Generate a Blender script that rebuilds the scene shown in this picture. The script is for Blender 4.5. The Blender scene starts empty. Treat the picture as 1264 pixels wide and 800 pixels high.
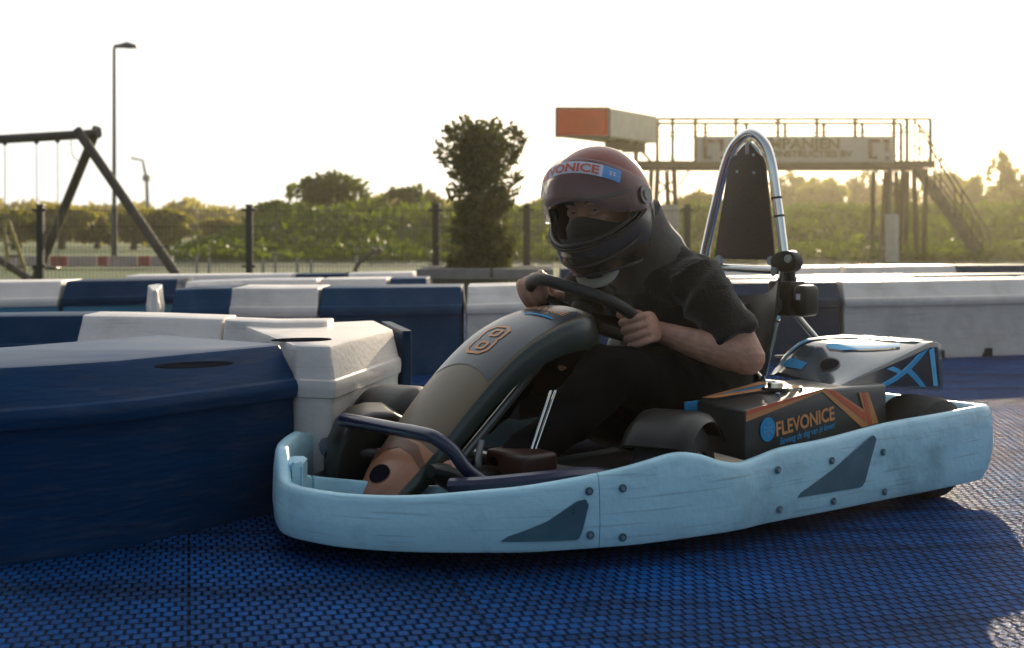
import bpy, bmesh, math, random
from mathutils import Vector, Matrix, noise
R=math.radians; PI=math.pi
sc=bpy.context.scene; COL=sc.collection
random.seed(7)
# ------------------------------------------------------------------ camera model (survey of the photo)
F,YH,H=1600.0,286.0,0.68
def P(px,py,Y):                      # world point seen at a pixel, at distance Y
    return Vector(((px-632)/F*Y, Y, H+(YH-py)/F*Y))
def G(px,py,z=0.0):                  # world point at height z
    Y=F*(H-z)/(py-YH); return Vector(((px-632)/F*Y,Y,z))
PHI=R(39); KD=(-math.cos(PHI),-math.sin(PHI)); KL=(math.sin(PHI),-math.cos(PHI)); KO=(0.4066,3.4405)
def U(px,py,**k):                    # kart-local point seen at a pixel on a plane a=, b= or z=
    u=(px-632)/F; v=(YH-py)/F
    def loc(t):
        x=t*u-KO[0]; y=t-KO[1]; return Vector((x*KD[0]+y*KD[1], x*KL[0]+y*KL[1], H+t*v))
    i={'a':0,'b':1,'z':2}[list(k)[0]]; val=list(k.values())[0]
    p0=loc(0); p1=loc(1); t=(val-p0[i])/(p1[i]-p0[i]); return loc(t)
# ------------------------------------------------------------------ materials
def nn(nt,t,**k):
    n=nt.nodes.new(t)
    for a,b in k.items(): setattr(n,a,b)
    return n
def mat(name,col,rough=.5,metal=0,var=.12,vscale=6,bump=0,bscale=40,spec=.5,coat=0,dirt=None,dirt_amt=.35,dscale=3,trans=0,stretch=None,alpha=1,sheen=0,sss=0,streak=0):
    m=bpy.data.materials.new(name); m.use_nodes=True; nt=m.node_tree; b=nt.nodes['Principled BSDF']; L=nt.links.new
    tc=nn(nt,'ShaderNodeTexCoord'); mp=nn(nt,'ShaderNodeMapping'); L(tc.outputs['Object'],mp.inputs[0])
    if stretch: mp.inputs['Scale'].default_value=stretch
    ns=nn(nt,'ShaderNodeTexNoise'); ns.inputs['Scale'].default_value=vscale; ns.inputs['Detail'].default_value=6; L(mp.outputs[0],ns.inputs[0])
    cr=nn(nt,'ShaderNodeMapRange'); cr.inputs['From Min'].default_value=.3; cr.inputs['From Max'].default_value=.7
    cr.inputs['To Min'].default_value=1-var; cr.inputs['To Max'].default_value=1+var; L(ns.outputs[0],cr.inputs[0])
    mx=nn(nt,'ShaderNodeVectorMath',operation='MULTIPLY'); mx.inputs[0].default_value=col; L(cr.outputs[0],mx.inputs[1])
    out=mx.outputs[0]
    if dirt:
        n2=nn(nt,'ShaderNodeTexNoise'); n2.inputs['Scale'].default_value=dscale; n2.inputs['Detail'].default_value=8; n2.inputs['Roughness'].default_value=.65; L(mp.outputs[0],n2.inputs[0])
        r2=nn(nt,'ShaderNodeMapRange'); r2.inputs['From Min'].default_value=.5; r2.inputs['From Max'].default_value=.75; r2.inputs['To Max'].default_value=dirt_amt; L(n2.outputs[0],r2.inputs[0])
        mm=nn(nt,'ShaderNodeMix',data_type='RGBA'); L(r2.outputs[0],mm.inputs[0]); L(out,mm.inputs[6]); mm.inputs[7].default_value=(*dirt,1); out=mm.outputs[2]
    if streak:     # long horizontal scuffs
        m3=nn(nt,'ShaderNodeMapping'); m3.inputs['Scale'].default_value=(1.5,1.5,55); L(tc.outputs['Object'],m3.inputs[0])
        n3=nn(nt,'ShaderNodeTexNoise'); n3.inputs['Scale'].default_value=3; n3.inputs['Detail'].default_value=5; L(m3.outputs[0],n3.inputs[0])
        r3=nn(nt,'ShaderNodeMapRange'); r3.inputs['From Min'].default_value=.58; r3.inputs['From Max'].default_value=.7; r3.inputs['To Max'].default_value=streak; L(n3.outputs[0],r3.inputs[0])
        mm=nn(nt,'ShaderNodeMix',data_type='RGBA'); L(r3.outputs[0],mm.inputs[0]); L(out,mm.inputs[6]); mm.inputs[7].default_value=(.05,.055,.06,1); out=mm.outputs[2]
    L(out,b.inputs['Base Color'])
    rr=nn(nt,'ShaderNodeMapRange'); rr.inputs['To Min'].default_value=max(.02,rough-.08); rr.inputs['To Max'].default_value=min(1,rough+.08); L(ns.outputs[0],rr.inputs[0]); L(rr.outputs[0],b.inputs['Roughness'])
    b.inputs['Metallic'].default_value=metal; b.inputs['Specular IOR Level'].default_value=spec; b.inputs['Coat Weight'].default_value=coat
    b.inputs['Coat Roughness'].default_value=.12
    if trans: b.inputs['Transmission Weight'].default_value=trans
    if sss: b.inputs['Subsurface Weight'].default_value=sss; b.inputs['Subsurface Radius'].default_value=(.01,.004,.002); b.inputs['Subsurface Scale'].default_value=1
    if sheen: b.inputs['Sheen Weight'].default_value=sheen
    b.inputs['Alpha'].default_value=alpha
    if bump:
        nb=nn(nt,'ShaderNodeTexNoise'); nb.inputs['Scale'].default_value=bscale; nb.inputs['Detail'].default_value=5; L(mp.outputs[0],nb.inputs[0])
        bp=nn(nt,'ShaderNodeBump'); bp.inputs['Strength'].default_value=bump; bp.inputs['Distance'].default_value=.01; L(nb.outputs[0],bp.inputs['Height']); L(bp.outputs[0],b.inputs['Normal'])
    return m
def leafmat(name,col,tl,var=.4,vs=3,tf=.5):
    m=bpy.data.materials.new(name); m.use_nodes=True; nt=m.node_tree; L=nt.links.new
    for n in list(nt.nodes): nt.nodes.remove(n)
    o=nn(nt,'ShaderNodeOutputMaterial'); d=nn(nt,'ShaderNodeBsdfPrincipled'); t=nn(nt,'ShaderNodeBsdfTranslucent'); mx=nn(nt,'ShaderNodeMixShader'); mx.inputs[0].default_value=tf
    tc=nn(nt,'ShaderNodeTexCoord'); ns=nn(nt,'ShaderNodeTexNoise'); ns.inputs['Scale'].default_value=vs; ns.inputs['Detail'].default_value=4; L(tc.outputs['Object'],ns.inputs[0])
    cr=nn(nt,'ShaderNodeMapRange'); cr.inputs['From Min'].default_value=.3; cr.inputs['From Max'].default_value=.7; cr.inputs['To Min'].default_value=1-var; cr.inputs['To Max'].default_value=1+var; L(ns.outputs[0],cr.inputs[0])
    for c,s,i in ((col,d,'Base Color'),(tl,t,'Color')):
        v=nn(nt,'ShaderNodeVectorMath',operation='MULTIPLY'); v.inputs[0].default_value=c; L(cr.outputs[0],v.inputs[1]); L(v.outputs[0],s.inputs[i])
    d.inputs['Roughness'].default_value=.5
    L(d.outputs[0],mx.inputs[1]); L(t.outputs[0],mx.inputs[2]); L(mx.outputs[0],o.inputs[0]); return m
M={}
M['white_pl']=mat('white_plastic',(.76,.68,.62),.42,spec=.5,var=.06,dirt=(.34,.30,.25),dirt_amt=.45,dscale=5,bump=.12,bscale=70,streak=.25)
M['blue_pl']=mat('blue_plastic',(.002,.046,.115),.5,spec=.10,var=.18,dirt=(.10,.11,.13),dirt_amt=.22,dscale=6,bump=.15,bscale=60,streak=.25)
M['navy_pl']=mat('navy_plastic',(.002,.030,.080),.5,spec=.10,var=.2,dirt=(.09,.09,.1),dirt_amt=.2,dscale=6,bump=.15,bscale=60)
M['blue_scuff']=mat('scuffed_blue_plastic',(.002,.036,.105),.42,spec=.12,var=.14,dirt=(.13,.12,.11),dirt_amt=.22,dscale=7,bump=.2,bscale=14,streak=.25,stretch=(1,1,7))
M['pale_pl']=mat('pale_blue_plastic',(.10,.33,.46),.42,var=.1,dirt=(.08,.14,.16),dirt_amt=.3)
M['bumper']=mat('bumper_plastic',(.42,.70,.81),.34,spec=.4,var=.08,vscale=9,dirt=(.07,.17,.22),dirt_amt=.7,dscale=4,bump=.18,bscale=60,streak=.28)
M['hole_shade']=mat('recess_shade',(.01,.012,.018),.9,spec=0)  # near-black colour standing in for the shade inside openings
M['black_pl']=mat('black_plastic',(.005,.006,.0065),.38,spec=.3,var=.2,bump=.08,bscale=120,dirt=(.04,.038,.03),dirt_amt=.25,dscale=9)
M['rubber']=mat('tyre_rubber',(.007,.007,.0075),.7,var=.3,dirt=(.06,.055,.05),dirt_amt=.5,bump=.3,bscale=80)
M['chrome']=mat('chromed_steel',(.78,.76,.72),.12,metal=1,var=.05)
M['steel']=mat('grey_steel',(.30,.30,.30),.4,metal=.8)
M['navy_tube']=mat('navy_painted_tube',(.010,.014,.05),.3,coat=.5)
M['orange']=mat('orange_decal',(.62,.26,.09),.45,var=.12,vscale=20,dirt=(.12,.07,.05),dirt_amt=.4,dscale=20)
M['redorange']=mat('red_orange_decal',(.60,.11,.045),.45)
M['cyan']=mat('cyan_decal',(.02,.30,.60),.6,spec=.15)
M['cyan_pale']=mat('pale_cyan_decal',(.10,.42,.70),.6,spec=.15)
M['boxgrey']=mat('dark_grey_box_panel',(.026,.030,.032),.35,var=.12,coat=.3,dirt=(.10,.10,.09),dirt_amt=.25,dscale=14)
M['cover']=mat('glossy_cover_sky_tint',(.045,.07,.09),.16,coat=.8,var=.15,dirt=(.16,.19,.2),dirt_amt=.35,dscale=7)  # black cover lightened to blue-grey: sky reflection put into the colour
M['cover_side']=mat('smoked_cover_window',(.012,.016,.018),.12,coat=.6)
M['nose']=mat('grey_fairing',(.135,.10,.058),.42,coat=.12,spec=.35,var=.1,dirt=(.12,.11,.09),dirt_amt=.3,dscale=8,bump=.05,bscale=50)
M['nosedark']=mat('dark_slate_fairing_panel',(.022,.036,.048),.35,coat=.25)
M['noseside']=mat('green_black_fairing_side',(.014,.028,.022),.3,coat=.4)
M['nosetip']=mat('copper_fairing_tip',(.40,.17,.09),.35,var=.15,dirt=(.15,.08,.05),dirt_amt=.5,dscale=12,coat=.2)
M['brown']=mat('brown_tip_band',(.16,.07,.04),.4)
M['skin']=mat('skin',(.50,.25,.165),.55,var=.16,vscale=45,sss=.12,bump=.3,bscale=140)
M['shirt']=mat('charcoal_tshirt',(.017,.0165,.013),.9,spec=.15,var=.35,vscale=160,sheen=.25,bump=.5,bscale=160)
M['jeans']=mat('dark_trousers',(.0025,.003,.004),.95,spec=.1,var=.3,vscale=30,bump=.4,bscale=20)
M['gaiter']=mat('dark_balaclava_cloth',(.020,.018,.016),.85,var=.3,vscale=60,bump=.5,bscale=40,sheen=.15)
M['collar']=mat('grey_collar_padding',(.045,.042,.036),.8,var=.2,vscale=50,sheen=.3,bump=.3,bscale=30)
M['strap']=mat('cream_strap',(.42,.38,.30),.7)
M['helm_red']=mat('dark_red_helmet_paint',(.20,.018,.009),.35,coat=.15,spec=.3,var=.12,dirt=(.10,.03,.02),dirt_amt=.4,dscale=25)
M['helm_blk']=mat('black_helmet_paint',(.018,.015,.013),.25,coat=.7,var=.2,dirt=(.1,.08,.06),dirt_amt=.3,dscale=25)
M['helm_white']=mat('silver_helmet_flash',(.42,.40,.34),.35,coat=.5)
M['helm_trim']=mat('rubber_trim',(.03,.026,.024),.45)
M['strip']=mat('pale_visor_strip',(.60,.60,.70),.4,var=.05)
M['strip_blue']=mat('sky_blue_visor_patch',(.10,.30,.62),.4)
M['visor']=mat('smoked_visor',(.20,.10,.10),.15,alpha=.42,coat=.5,dirt=(.4,.30,.3),dirt_amt=.25,dscale=40)
M['eye']=mat('eye_white',(.30,.27,.24),.3); M['iris']=mat('eye_iris',(.03,.025,.02),.15); M['hair']=mat('brown_hair',(.05,.03,.018),.7,var=.3,vscale=80,bump=.6,bscale=120)
M['leather']=mat('headrest_panel_brown',(.055,.036,.018),.55,var=.15,bump=.2,bscale=60)
M['bolt']=mat('bolt_zinc',(.35,.40,.42),.35,metal=.7); M['tie']=mat('cable_tie',(.01,.01,.01),.5)
M['red_pl']=mat('dark_red_plastic',(.035,.008,.006),.4)
M['wheel_grip']=mat('steering_grip',(.018,.017,.015),.42,bump=.3,bscale=200,var=.2)
M['wood']=mat('weathered_pole_wood',(.060,.050,.042),.75,var=.35,vscale=14,stretch=(1,1,.15),bump=.3,bscale=50)
M['plank']=mat('planter_planks',(.16,.15,.10),.8,var=.3,vscale=25,stretch=(8,8,.4))
M['concrete']=mat('pale_concrete',(.24,.225,.20),.85,var=.15,vscale=12,bump=.3,bscale=60)
M['fence']=mat('black_green_fence_paint',(.013,.017,.014),.45)
M['lamp']=mat('dark_lamp_paint',(.06,.07,.07),.5); M['pole_far']=mat('pale_pole',(.40,.38,.32),.5)
M['gant']=mat('grey_painted_steel',(.06,.048,.032),.7,spec=.2,var=.2)
M['gant_pale']=mat('pale_grey_steel',(.15,.13,.09),.7,spec=.2,var=.15)
M['banner']=mat('white_banner_cloth',(.50,.46,.44),.7,var=.06)
M['bantext']=mat('brown_banner_print',(.10,.07,.035),.7); M['banlogo']=mat('maroon_banner_print',(.12,.035,.04),.7)
M['signred']=mat('red_sign_panel',(.80,.020,.001),.6,spec=.1,var=.15,vscale=3); M['signwhite']=mat('cream_sign_panel',(.62,.55,.42),.6,var=.1)
M['wrap']=mat('white_wrap_sheet',(.55,.52,.46),.7,bump=.6,bscale=8)
M['grass']=mat('short_grass',(.075,.11,.02),.9,var=.4,vscale=3,bump=.5,bscale=30)
M['bank']=mat('embankment_turf',(.03,.05,.010),.95,var=.5,vscale=1.5,bump=.6,bscale=6)
M['board_pink']=mat('pale_pink_board',(.55,.42,.38),.6,var=.15); M['board_red']=mat('faded_red_board',(.48,.13,.11),.6,var=.15)
M['rope']=mat('rope',(.25,.2,.12),.8)
M['leafA']=leafmat('laurel_leaf',(.030,.048,.011),(.14,.15,.018),tf=.35,vs=9)
M['leafB']=leafmat('backlit_leaf',(.045,.065,.008),(.38,.34,.025),tf=.55,vs=.8)
M['leafC']=leafmat('dark_hedge_leaf',(.018,.042,.005),(.16,.22,.012),tf=.42,vs=.6)
M['leafD']=leafmat('golden_far_leaf',(.07,.07,.018),(.42,.36,.06),tf=.55,vs=.6)
M['bark']=mat('bark',(.06,.045,.03),.9,var=.3,bump=.5)
def ground_mat():
    m=bpy.data.materials.new('blue_grid_tiles'); m.use_nodes=True; nt=m.node_tree; b=nt.nodes['Principled BSDF']; L=nt.links.new
    tc=nn(nt,'ShaderNodeTexCoord'); mp=nn(nt,'ShaderNodeMapping'); mp.inputs['Rotation'].default_value=(0,0,R(-14)); L(tc.outputs['Object'],mp.inputs[0])
    br=nn(nt,'ShaderNodeTexBrick'); br.inputs['Scale'].default_value=1; br.inputs['Brick Width'].default_value=.0235; br.inputs['Row Height'].default_value=.030
    br.inputs['Mortar Size'].default_value=.0042; br.inputs['Mortar Smooth'].default_value=1; br.inputs['Color1'].default_value=(1,1,1,1); br.inputs['Color2'].default_value=(.62,.62,.62,1); br.inputs['Mortar'].default_value=(0,0,0,1); L(mp.outputs[0],br.inputs[0])
    bs=nn(nt,'ShaderNodeTexBrick'); bs.inputs['Scale'].default_value=1; bs.inputs['Brick Width'].default_value=.50; bs.inputs['Row Height'].default_value=.50; bs.offset=0
    bs.inputs['Mortar Size'].default_value=.0035; bs.inputs['Mortar Smooth'].default_value=.3; bs.inputs['Color1'].default_value=(1,1,1,1); bs.inputs['Color2'].default_value=(.8,.8,.8,1); bs.inputs['Mortar'].default_value=(0,0,0,1); L(mp.outputs[0],bs.inputs[0])
    ns=nn(nt,'ShaderNodeTexNoise'); ns.inputs['Scale'].default_value=2.2; ns.inputs['Detail'].default_value=9; ns.inputs['Roughness'].default_value=.6; L(tc.outputs['Object'],ns.inputs[0])
    v=nn(nt,'ShaderNodeMapRange'); v.inputs['From Min'].default_value=.3; v.inputs['From Max'].default_value=.7; v.inputs['To Min'].default_value=.55; v.inputs['To Max'].default_value=1.3; L(ns.outputs[0],v.inputs[0])
    ba=nn(nt,'ShaderNodeMix',data_type='RGBA'); L(br.outputs['Color'],ba.inputs[0]); ba.inputs[6].default_value=(.0006,.006,.022,1); ba.inputs[7].default_value=(.0005,.075,.29,1)
    s1=nn(nt,'ShaderNodeMapRange'); L(bs.outputs['Color'],s1.inputs[0]); s1.inputs['To Min'].default_value=.4; s1.inputs['To Max'].default_value=1
    m1=nn(nt,'ShaderNodeMath',operation='MULTIPLY'); L(v.outputs[0],m1.inputs[0]); L(s1.outputs[0],m1.inputs[1])
    c=nn(nt,'ShaderNodeVectorMath',operation='MULTIPLY'); L(ba.outputs[2],c.inputs[0]); L(m1.outputs[0],c.inputs[1])
    # rubbered driving lines
    mt=nn(nt,'ShaderNodeMapping'); mt.inputs['Rotation'].default_value=(0,0,R(-38)); mt.inputs['Scale'].default_value=(.5,7,1); L(tc.outputs['Object'],mt.inputs[0])
    nt_=nn(nt,'ShaderNodeTexNoise'); nt_.inputs['Scale'].default_value=1.4; nt_.inputs['Detail'].default_value=7; nt_.inputs['Distortion'].default_value=.35; L(mt.outputs[0],nt_.inputs[0])
    rt=nn(nt,'ShaderNodeMapRange'); rt.inputs['From Min'].default_value=.52; rt.inputs['From Max'].default_value=.70; rt.inputs['To Min'].default_value=1.08; rt.inputs['To Max'].default_value=.5; L(nt_.outputs[0],rt.inputs[0])
    c0=c; c=nn(nt,'ShaderNodeVectorMath',operation='MULTIPLY'); L(c0.outputs[0],c.inputs[0]); L(rt.outputs[0],c.inputs[1])
    # dust
    nd=nn(nt,'ShaderNodeTexNoise'); nd.inputs['Scale'].default_value=5; nd.inputs['Detail'].default_value=10; nd.inputs['Roughness'].default_value=.7; L(mp.outputs[0],nd.inputs[0])
    rd=nn(nt,'ShaderNodeMapRange'); rd.inputs['From Min'].default_value=.5; rd.inputs['From Max'].default_value=.8; rd.inputs['To Max'].default_value=.10; L(nd.outputs[0],rd.inputs[0])
    md=nn(nt,'ShaderNodeMix',data_type='RGBA'); L(rd.outputs[0],md.inputs[0]); L(c.outputs[0],md.inputs[6]); md.inputs[7].default_value=(.05,.09,.14,1)
    L(md.outputs[2],b.inputs['Base Color']); b.inputs['Roughness'].default_value=.34
    rn=nn(nt,'ShaderNodeMapRange'); rn.inputs['To Min'].default_value=.14; rn.inputs['To Max'].default_value=.28;  L(nd.outputs[0],rn.inputs[0]); b.inputs['Specular IOR Level'].default_value=0
    hh=nn(nt,'ShaderNodeMath',operation='ADD'); L(br.outputs['Color'],hh.inputs[0])
    nf=nn(nt,'ShaderNodeTexNoise'); nf.inputs['Scale'].default_value=110; nf.inputs['Detail'].default_value=3; L(mp.outputs[0],nf.inputs[0]); L(nf.outputs[0],hh.inputs[1])
    h2=nn(nt,'ShaderNodeMath',operation='MULTIPLY_ADD'); L(s1.outputs[0],h2.inputs[0]); h2.inputs[1].default_value=.5; L(hh.outputs[0],h2.inputs[2])
    bp=nn(nt,'ShaderNodeBump'); bp.inputs['Strength'].default_value=1.0; bp.inputs['Distance'].default_value=.007; L(h2.outputs[0],bp.inputs['Height']); L(bp.outputs[0],b.inputs['Normal'])
    gl=nn(nt,'ShaderNodeBsdfGlossy'); gl.inputs['Color'].default_value=(1,1,1,1); L(rn.outputs[0],gl.inputs['Roughness']); L(bp.outputs[0],gl.inputs['Normal'])
    ms=nn(nt,'ShaderNodeMixShader'); ms.inputs[0].default_value=.038; L(b.outputs[0],ms.inputs[1]); L(gl.outputs[0],ms.inputs[2]); L(ms.outputs[0],nt.nodes['Material Output'].inputs[0])
    return m
M['tiles']=ground_mat()
# ------------------------------------------------------------------ object helpers
def tag(o,label=None,cat=None,group=None,kind=None):
    if label: o['label']=label
    if cat: o['category']=cat
    if group: o['group']=group
    if kind: o['kind']=kind
    return o
def empty(name,loc=(0,0,0),rz=0,label=None,cat=None,group=None):
    o=bpy.data.objects.new(name,None); COL.objects.link(o); o.location=loc; o.rotation_euler=(0,0,rz); o.empty_display_size=.1
    return tag(o,label,cat,group)
class MB:
    def __init__(s): s.v=[]; s.f=[]; s.m=[]
    def add(s,vs,fs,mi=0):
        n=len(s.v); s.v+=[Vector(v) for v in vs]; s.f+=[[i+n for i in f] for f in fs]; s.m+=[mi]*len(fs); return s
    def box(s,c,d,rz=0,mi=0,rot=None):
        x,y,z=d[0]/2,d[1]/2,d[2]/2; vs=[Vector((a*x,b*y,e*z)) for a in(-1,1) for b in(-1,1) for e in(-1,1)]
        m=rot if rot else Matrix.Rotation(rz,3,'Z'); vs=[m@v+Vector(c) for v in vs]
        return s.add(vs,[(0,1,3,2),(4,6,7,5),(0,4,5,1),(2,3,7,6),(0,2,6,4),(1,5,7,3)],mi)
    def loft(s,rings,caps=True,mi=0,closed=False):
        n=len(rings[0]); vs=[p for r in rings for p in r]; fs=[]; k=len(rings)
        for i in range(k if closed else k-1):
            j=(i+1)%k
            for q in range(n): fs.append((i*n+q,i*n+(q+1)%n,j*n+(q+1)%n,j*n+q))
        if caps and not closed: fs.append(tuple(range(n))[::-1]); fs.append(tuple(range((k-1)*n,k*n)))
        return s.add(vs,fs,mi)
    def tube(s,pts,r,seg=10,closed=False,mi=0,caps=True):
        pts=[Vector(p) for p in pts]; n=len(pts); rs=r if isinstance(r,(list,tuple)) else [r]*n; rings=[]; prev=None
        for i,p in enumerate(pts):
            if closed: t=(pts[(i+1)%n]-pts[i-1]).normalized()
            else: t=(pts[min(i+1,n-1)]-pts[max(i-1,0)]).normalized()
            if prev is None: prev=t.orthogonal().normalized()
            a=(prev-t*prev.dot(t)).normalized(); b=t.cross(a); prev=a
            rr=rs[i]; rx,ry=rr if isinstance(rr,tuple) else (rr,rr)
            rings.append([p+a*math.cos(2*PI*q/seg)*rx+b*math.sin(2*PI*q/seg)*ry for q in range(seg)])
        return s.loft(rings,caps,mi,closed)
    def grid(s,fn,nu,nv,mi=0,keep=None):
        vs=[fn(i/nu,j/nv) for i in range(nu+1) for j in range(nv+1)]; fs=[]
        for i in range(nu):
            for j in range(nv):
                if keep is None or keep((i+.5)/nu,(j+.5)/nv): a=i*(nv+1)+j; fs.append((a,a+nv+1,a+nv+2,a+1))
        return s.add(vs,fs,mi)
    def ball(s,c,r,seg=16,mi=0,rot=None):
        rx,ry,rz=r if isinstance(r,(tuple,list)) else (r,r,r); c=Vector(c); rings=[]
        for i in range(1,seg//2):
            e=PI*i/(seg//2); ring=[]
            for q in range(seg):
                v=Vector((rx*math.sin(e)*math.cos(2*PI*q/seg),ry*math.sin(e)*math.sin(2*PI*q/seg),rz*math.cos(e)))
                ring.append(c+(rot@v if rot else v))
            rings.append(ring)
        return s.loft(rings[::-1],True,mi)
    def poly(s,pts,t,mi=0):          # flat polygon with thickness vector t
        n=len(pts); pts=[Vector(p) for p in pts]; t=Vector(t); vs=pts+[p+t for p in pts]
        fs=[tuple(range(n))[::-1],tuple(range(n,2*n))]+[(i,(i+1)%n,n+(i+1)%n,n+i) for i in range(n)]
        return s.add(vs,fs,mi)
    def cyl(s,a,b,r,seg=16,mi=0): return s.tube([a,b],r,seg,mi=mi)
    def build(s,name,mats,parent=None,smooth=True,bevel=0,bseg=2,subd=0,solid=0,angle=35,remesh=0,decim=0,smi=4):
        if not isinstance(mats,(list,tuple)): mats=[mats]
        me=bpy.data.meshes.new(name); me.from_pydata([tuple(v) for v in s.v],[],s.f)
        for m in mats: me.materials.append(m)
        me.polygons.foreach_set('material_index',s.m); me.validate(); 
        bm=bmesh.new(); bm.from_mesh(me); bmesh.ops.recalc_face_normals(bm,faces=bm.faces); bm.to_mesh(me); bm.free()
        o=bpy.data.objects.new(name,me); COL.objects.link(o)
        if parent: o.parent=parent
        if solid: md=o.modifiers.new('s','SOLIDIFY'); md.thickness=abs(solid); md.offset=-1 if solid>0 else 1
        if remesh: md=o.modifiers.new('r','REMESH'); md.mode='VOXEL'; md.voxel_size=remesh; md.use_smooth_shade=True
        if remesh: md=o.modifiers.new('sm','SMOOTH'); md.iterations=smi; md.factor=.5
        if decim: md=o.modifiers.new('d','DECIMATE'); md.ratio=decim
        if bevel: md=o.modifiers.new('b','BEVEL'); md.width=bevel; md.segments=bseg; md.limit_method='ANGLE'; md.angle_limit=R(30)
        if subd: md=o.modifiers.new('u','SUBSURF'); md.levels=subd; md.render_levels=subd
        if len(o.modifiers):
            dg=bpy.context.evaluated_depsgraph_get(); nm=bpy.data.meshes.new_from_object(o.evaluated_get(dg)); o.modifiers.clear(); old=o.data; o.data=nm; nm.name=name; bpy.data.meshes.remove(old)
        if smooth:
            o.data.polygons.foreach_set('use_smooth',[True]*len(o.data.polygons))
            if angle<180:
                try: o.data.set_sharp_from_angle(angle=R(angle))
                except Exception: pass
        return o
def curve(pts,n=8,closed=False):     # catmull-rom
    pts=[Vector(p) for p in pts]; out=[]; k=len(pts)
    for i in range(k if closed else k-1):
        g=lambda j: pts[j%k] if closed else pts[max(0,min(k-1,j))]
        a,b,c,d=g(i-1),g(i),g(i+1),g(i+2)
        for q in range(n):
            t=q/n; out.append(.5*((2*b)+(c-a)*t+(2*a-5*b+4*c-d)*t*t+(3*b-a-3*c+d)*t**3))
    if not closed: out.append(pts[-1])
    return out
def text_geo(s,size,bold=.0,shear=0,space=1):
    c=bpy.data.curves.new('t','FONT'); c.body=s; c.size=size; c.offset=bold; c.shear=shear; c.space_character=space; c.resolution_u=3; c.align_x='LEFT'
    o=bpy.data.objects.new('t',c); COL.objects.link(o); dg=bpy.context.evaluated_depsgraph_get()
    me=bpy.data.meshes.new_from_object(o.evaluated_get(dg)); bm=bmesh.new(); bm.from_mesh(me); bmesh.ops.triangulate(bm,faces=bm.faces)
    bmesh.ops.subdivide_edges(bm,edges=[e for e in bm.edges if e.calc_length()>size*.3],cuts=1,use_grid_fill=False); bmesh.ops.triangulate(bm,faces=bm.faces)
    vs=[tuple(v.co) for v in bm.verts]; fs=[tuple(v.index for v in f.verts) for f in bm.faces]; bm.free()
    bpy.data.objects.remove(o); bpy.data.curves.remove(c); bpy.data.meshes.remove(me)
    w=max(v[0] for v in vs) if vs else 1; return vs,fs,w
def text_obj(name,s,size,fn,m,parent,bold=0,shear=0,width=None,space=1,col2=None):
    vs,fs,w=text_geo(s,size,bold,shear,space); k=(width/w) if width else 1
    mb=MB(); mb.add([fn(v[0]*k,v[1]) for v in vs],fs); o=mb.build(name,m,parent,smooth=False); return o
def dup(root,loc=None,rz=None,label=None):
    r=root.copy(); COL.objects.link(r)
    if loc is not None: r.location=loc
    if rz is not None: r.rotation_euler=(0,0,rz)
    if label: r['label']=label
    for ch in list(root.children):
        c=ch.copy(); COL.objects.link(c); c.parent=r
        for g in list(ch.children):
            d=g.copy(); COL.objects.link(d); d.parent=c
    return r
# ================================================================== SETTING
mb=MB(); mb.add([(-60,-12,0),(60,-12,0),(60,13.5,0),(-60,13.5,0)],[(0,1,2,3)]); tag(mb.build('track_floor',M['tiles'],smooth=False),kind='structure')
mb=MB()
def terr(u,v):
    x=-160+320*u; y=13.5+(v**2)*386.5
    z=-.004+.02*noise.noise(Vector((x*.3,y*.3,0)))*(1 if y>14 else 0)
    return Vector((x,y,z-.02*(y>13.6)))
mb.grid(terr,120,60); tag(mb.build('grass_field',M['grass']),kind='structure')
# embankment beyond the fence
def bank_h(x,y):
    if x<-8.3: e=max(0,min(1,(x+8.8)/.5)); 
    # rises from the left foot to the plateau
    t=max(0,min(1,(x+8.9)/2.9)); t=t*t*(3-2*t)
    prof=math.exp(-((y-36)/5.2)**2)
    hh=1.20+.22*noise.noise(Vector((x*.45,y*.2,2)))+.10*noise.noise(Vector((x*1.5,y*.6,7)))
    return prof*hh*t
mb=MB(); mb.grid(lambda u,v:(lambda x,y:Vector((x,y,bank_h(x,y)-.03)))(-10+60*u,23+26*v),160,50); tag(mb.build('embankment',M['bank']),kind='structure')
# ------------------------------------------------------------------ barriers
def inset(poly,d,ends=()):
    n=len(poly); out=[]
    A=sum(poly[i][0]*poly[(i+1)%n][1]-poly[(i+1)%n][0]*poly[i][1] for i in range(n)); sg=1 if A>0 else -1
    dd=[(d*.06 if i in ends else d) for i in range(n)]      # edge i runs from vertex i to i+1
    for i in range(n):
        p0,p1,p2=Vector(poly[i-1][:2]),Vector(poly[i][:2]),Vector(poly[(i+1)%n][:2])
        e1=(p1-p0).normalized(); e2=(p2-p1).normalized(); n1=Vector((-e1.y,e1.x))*sg; n2=Vector((-e2.y,e2.x))*sg
        d1,d2=dd[i-1],dd[i]; cr=e1.x*e2.y-e1.y*e2.x
        if abs(cr)<.08: out.append(p1+(n1+n2).normalized()*((d1+d2)/2)); continue
        a=p1+n1*d1; b=p1+n2*d2; t=((b-a).x*e2.y-(b-a).y*e2.x)/cr; out.append(a+e1*t)
    return out
def sharp_corners(poly):
    out=[]; n=len(poly)
    for i in range(n):
        a=Vector(poly[i-1][:2])-Vector(poly[i][:2]); b=Vector(poly[(i+1)%n][:2])-Vector(poly[i][:2]); out.append(a.normalized().dot(b.normalized())>-.96)
    return out
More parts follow.
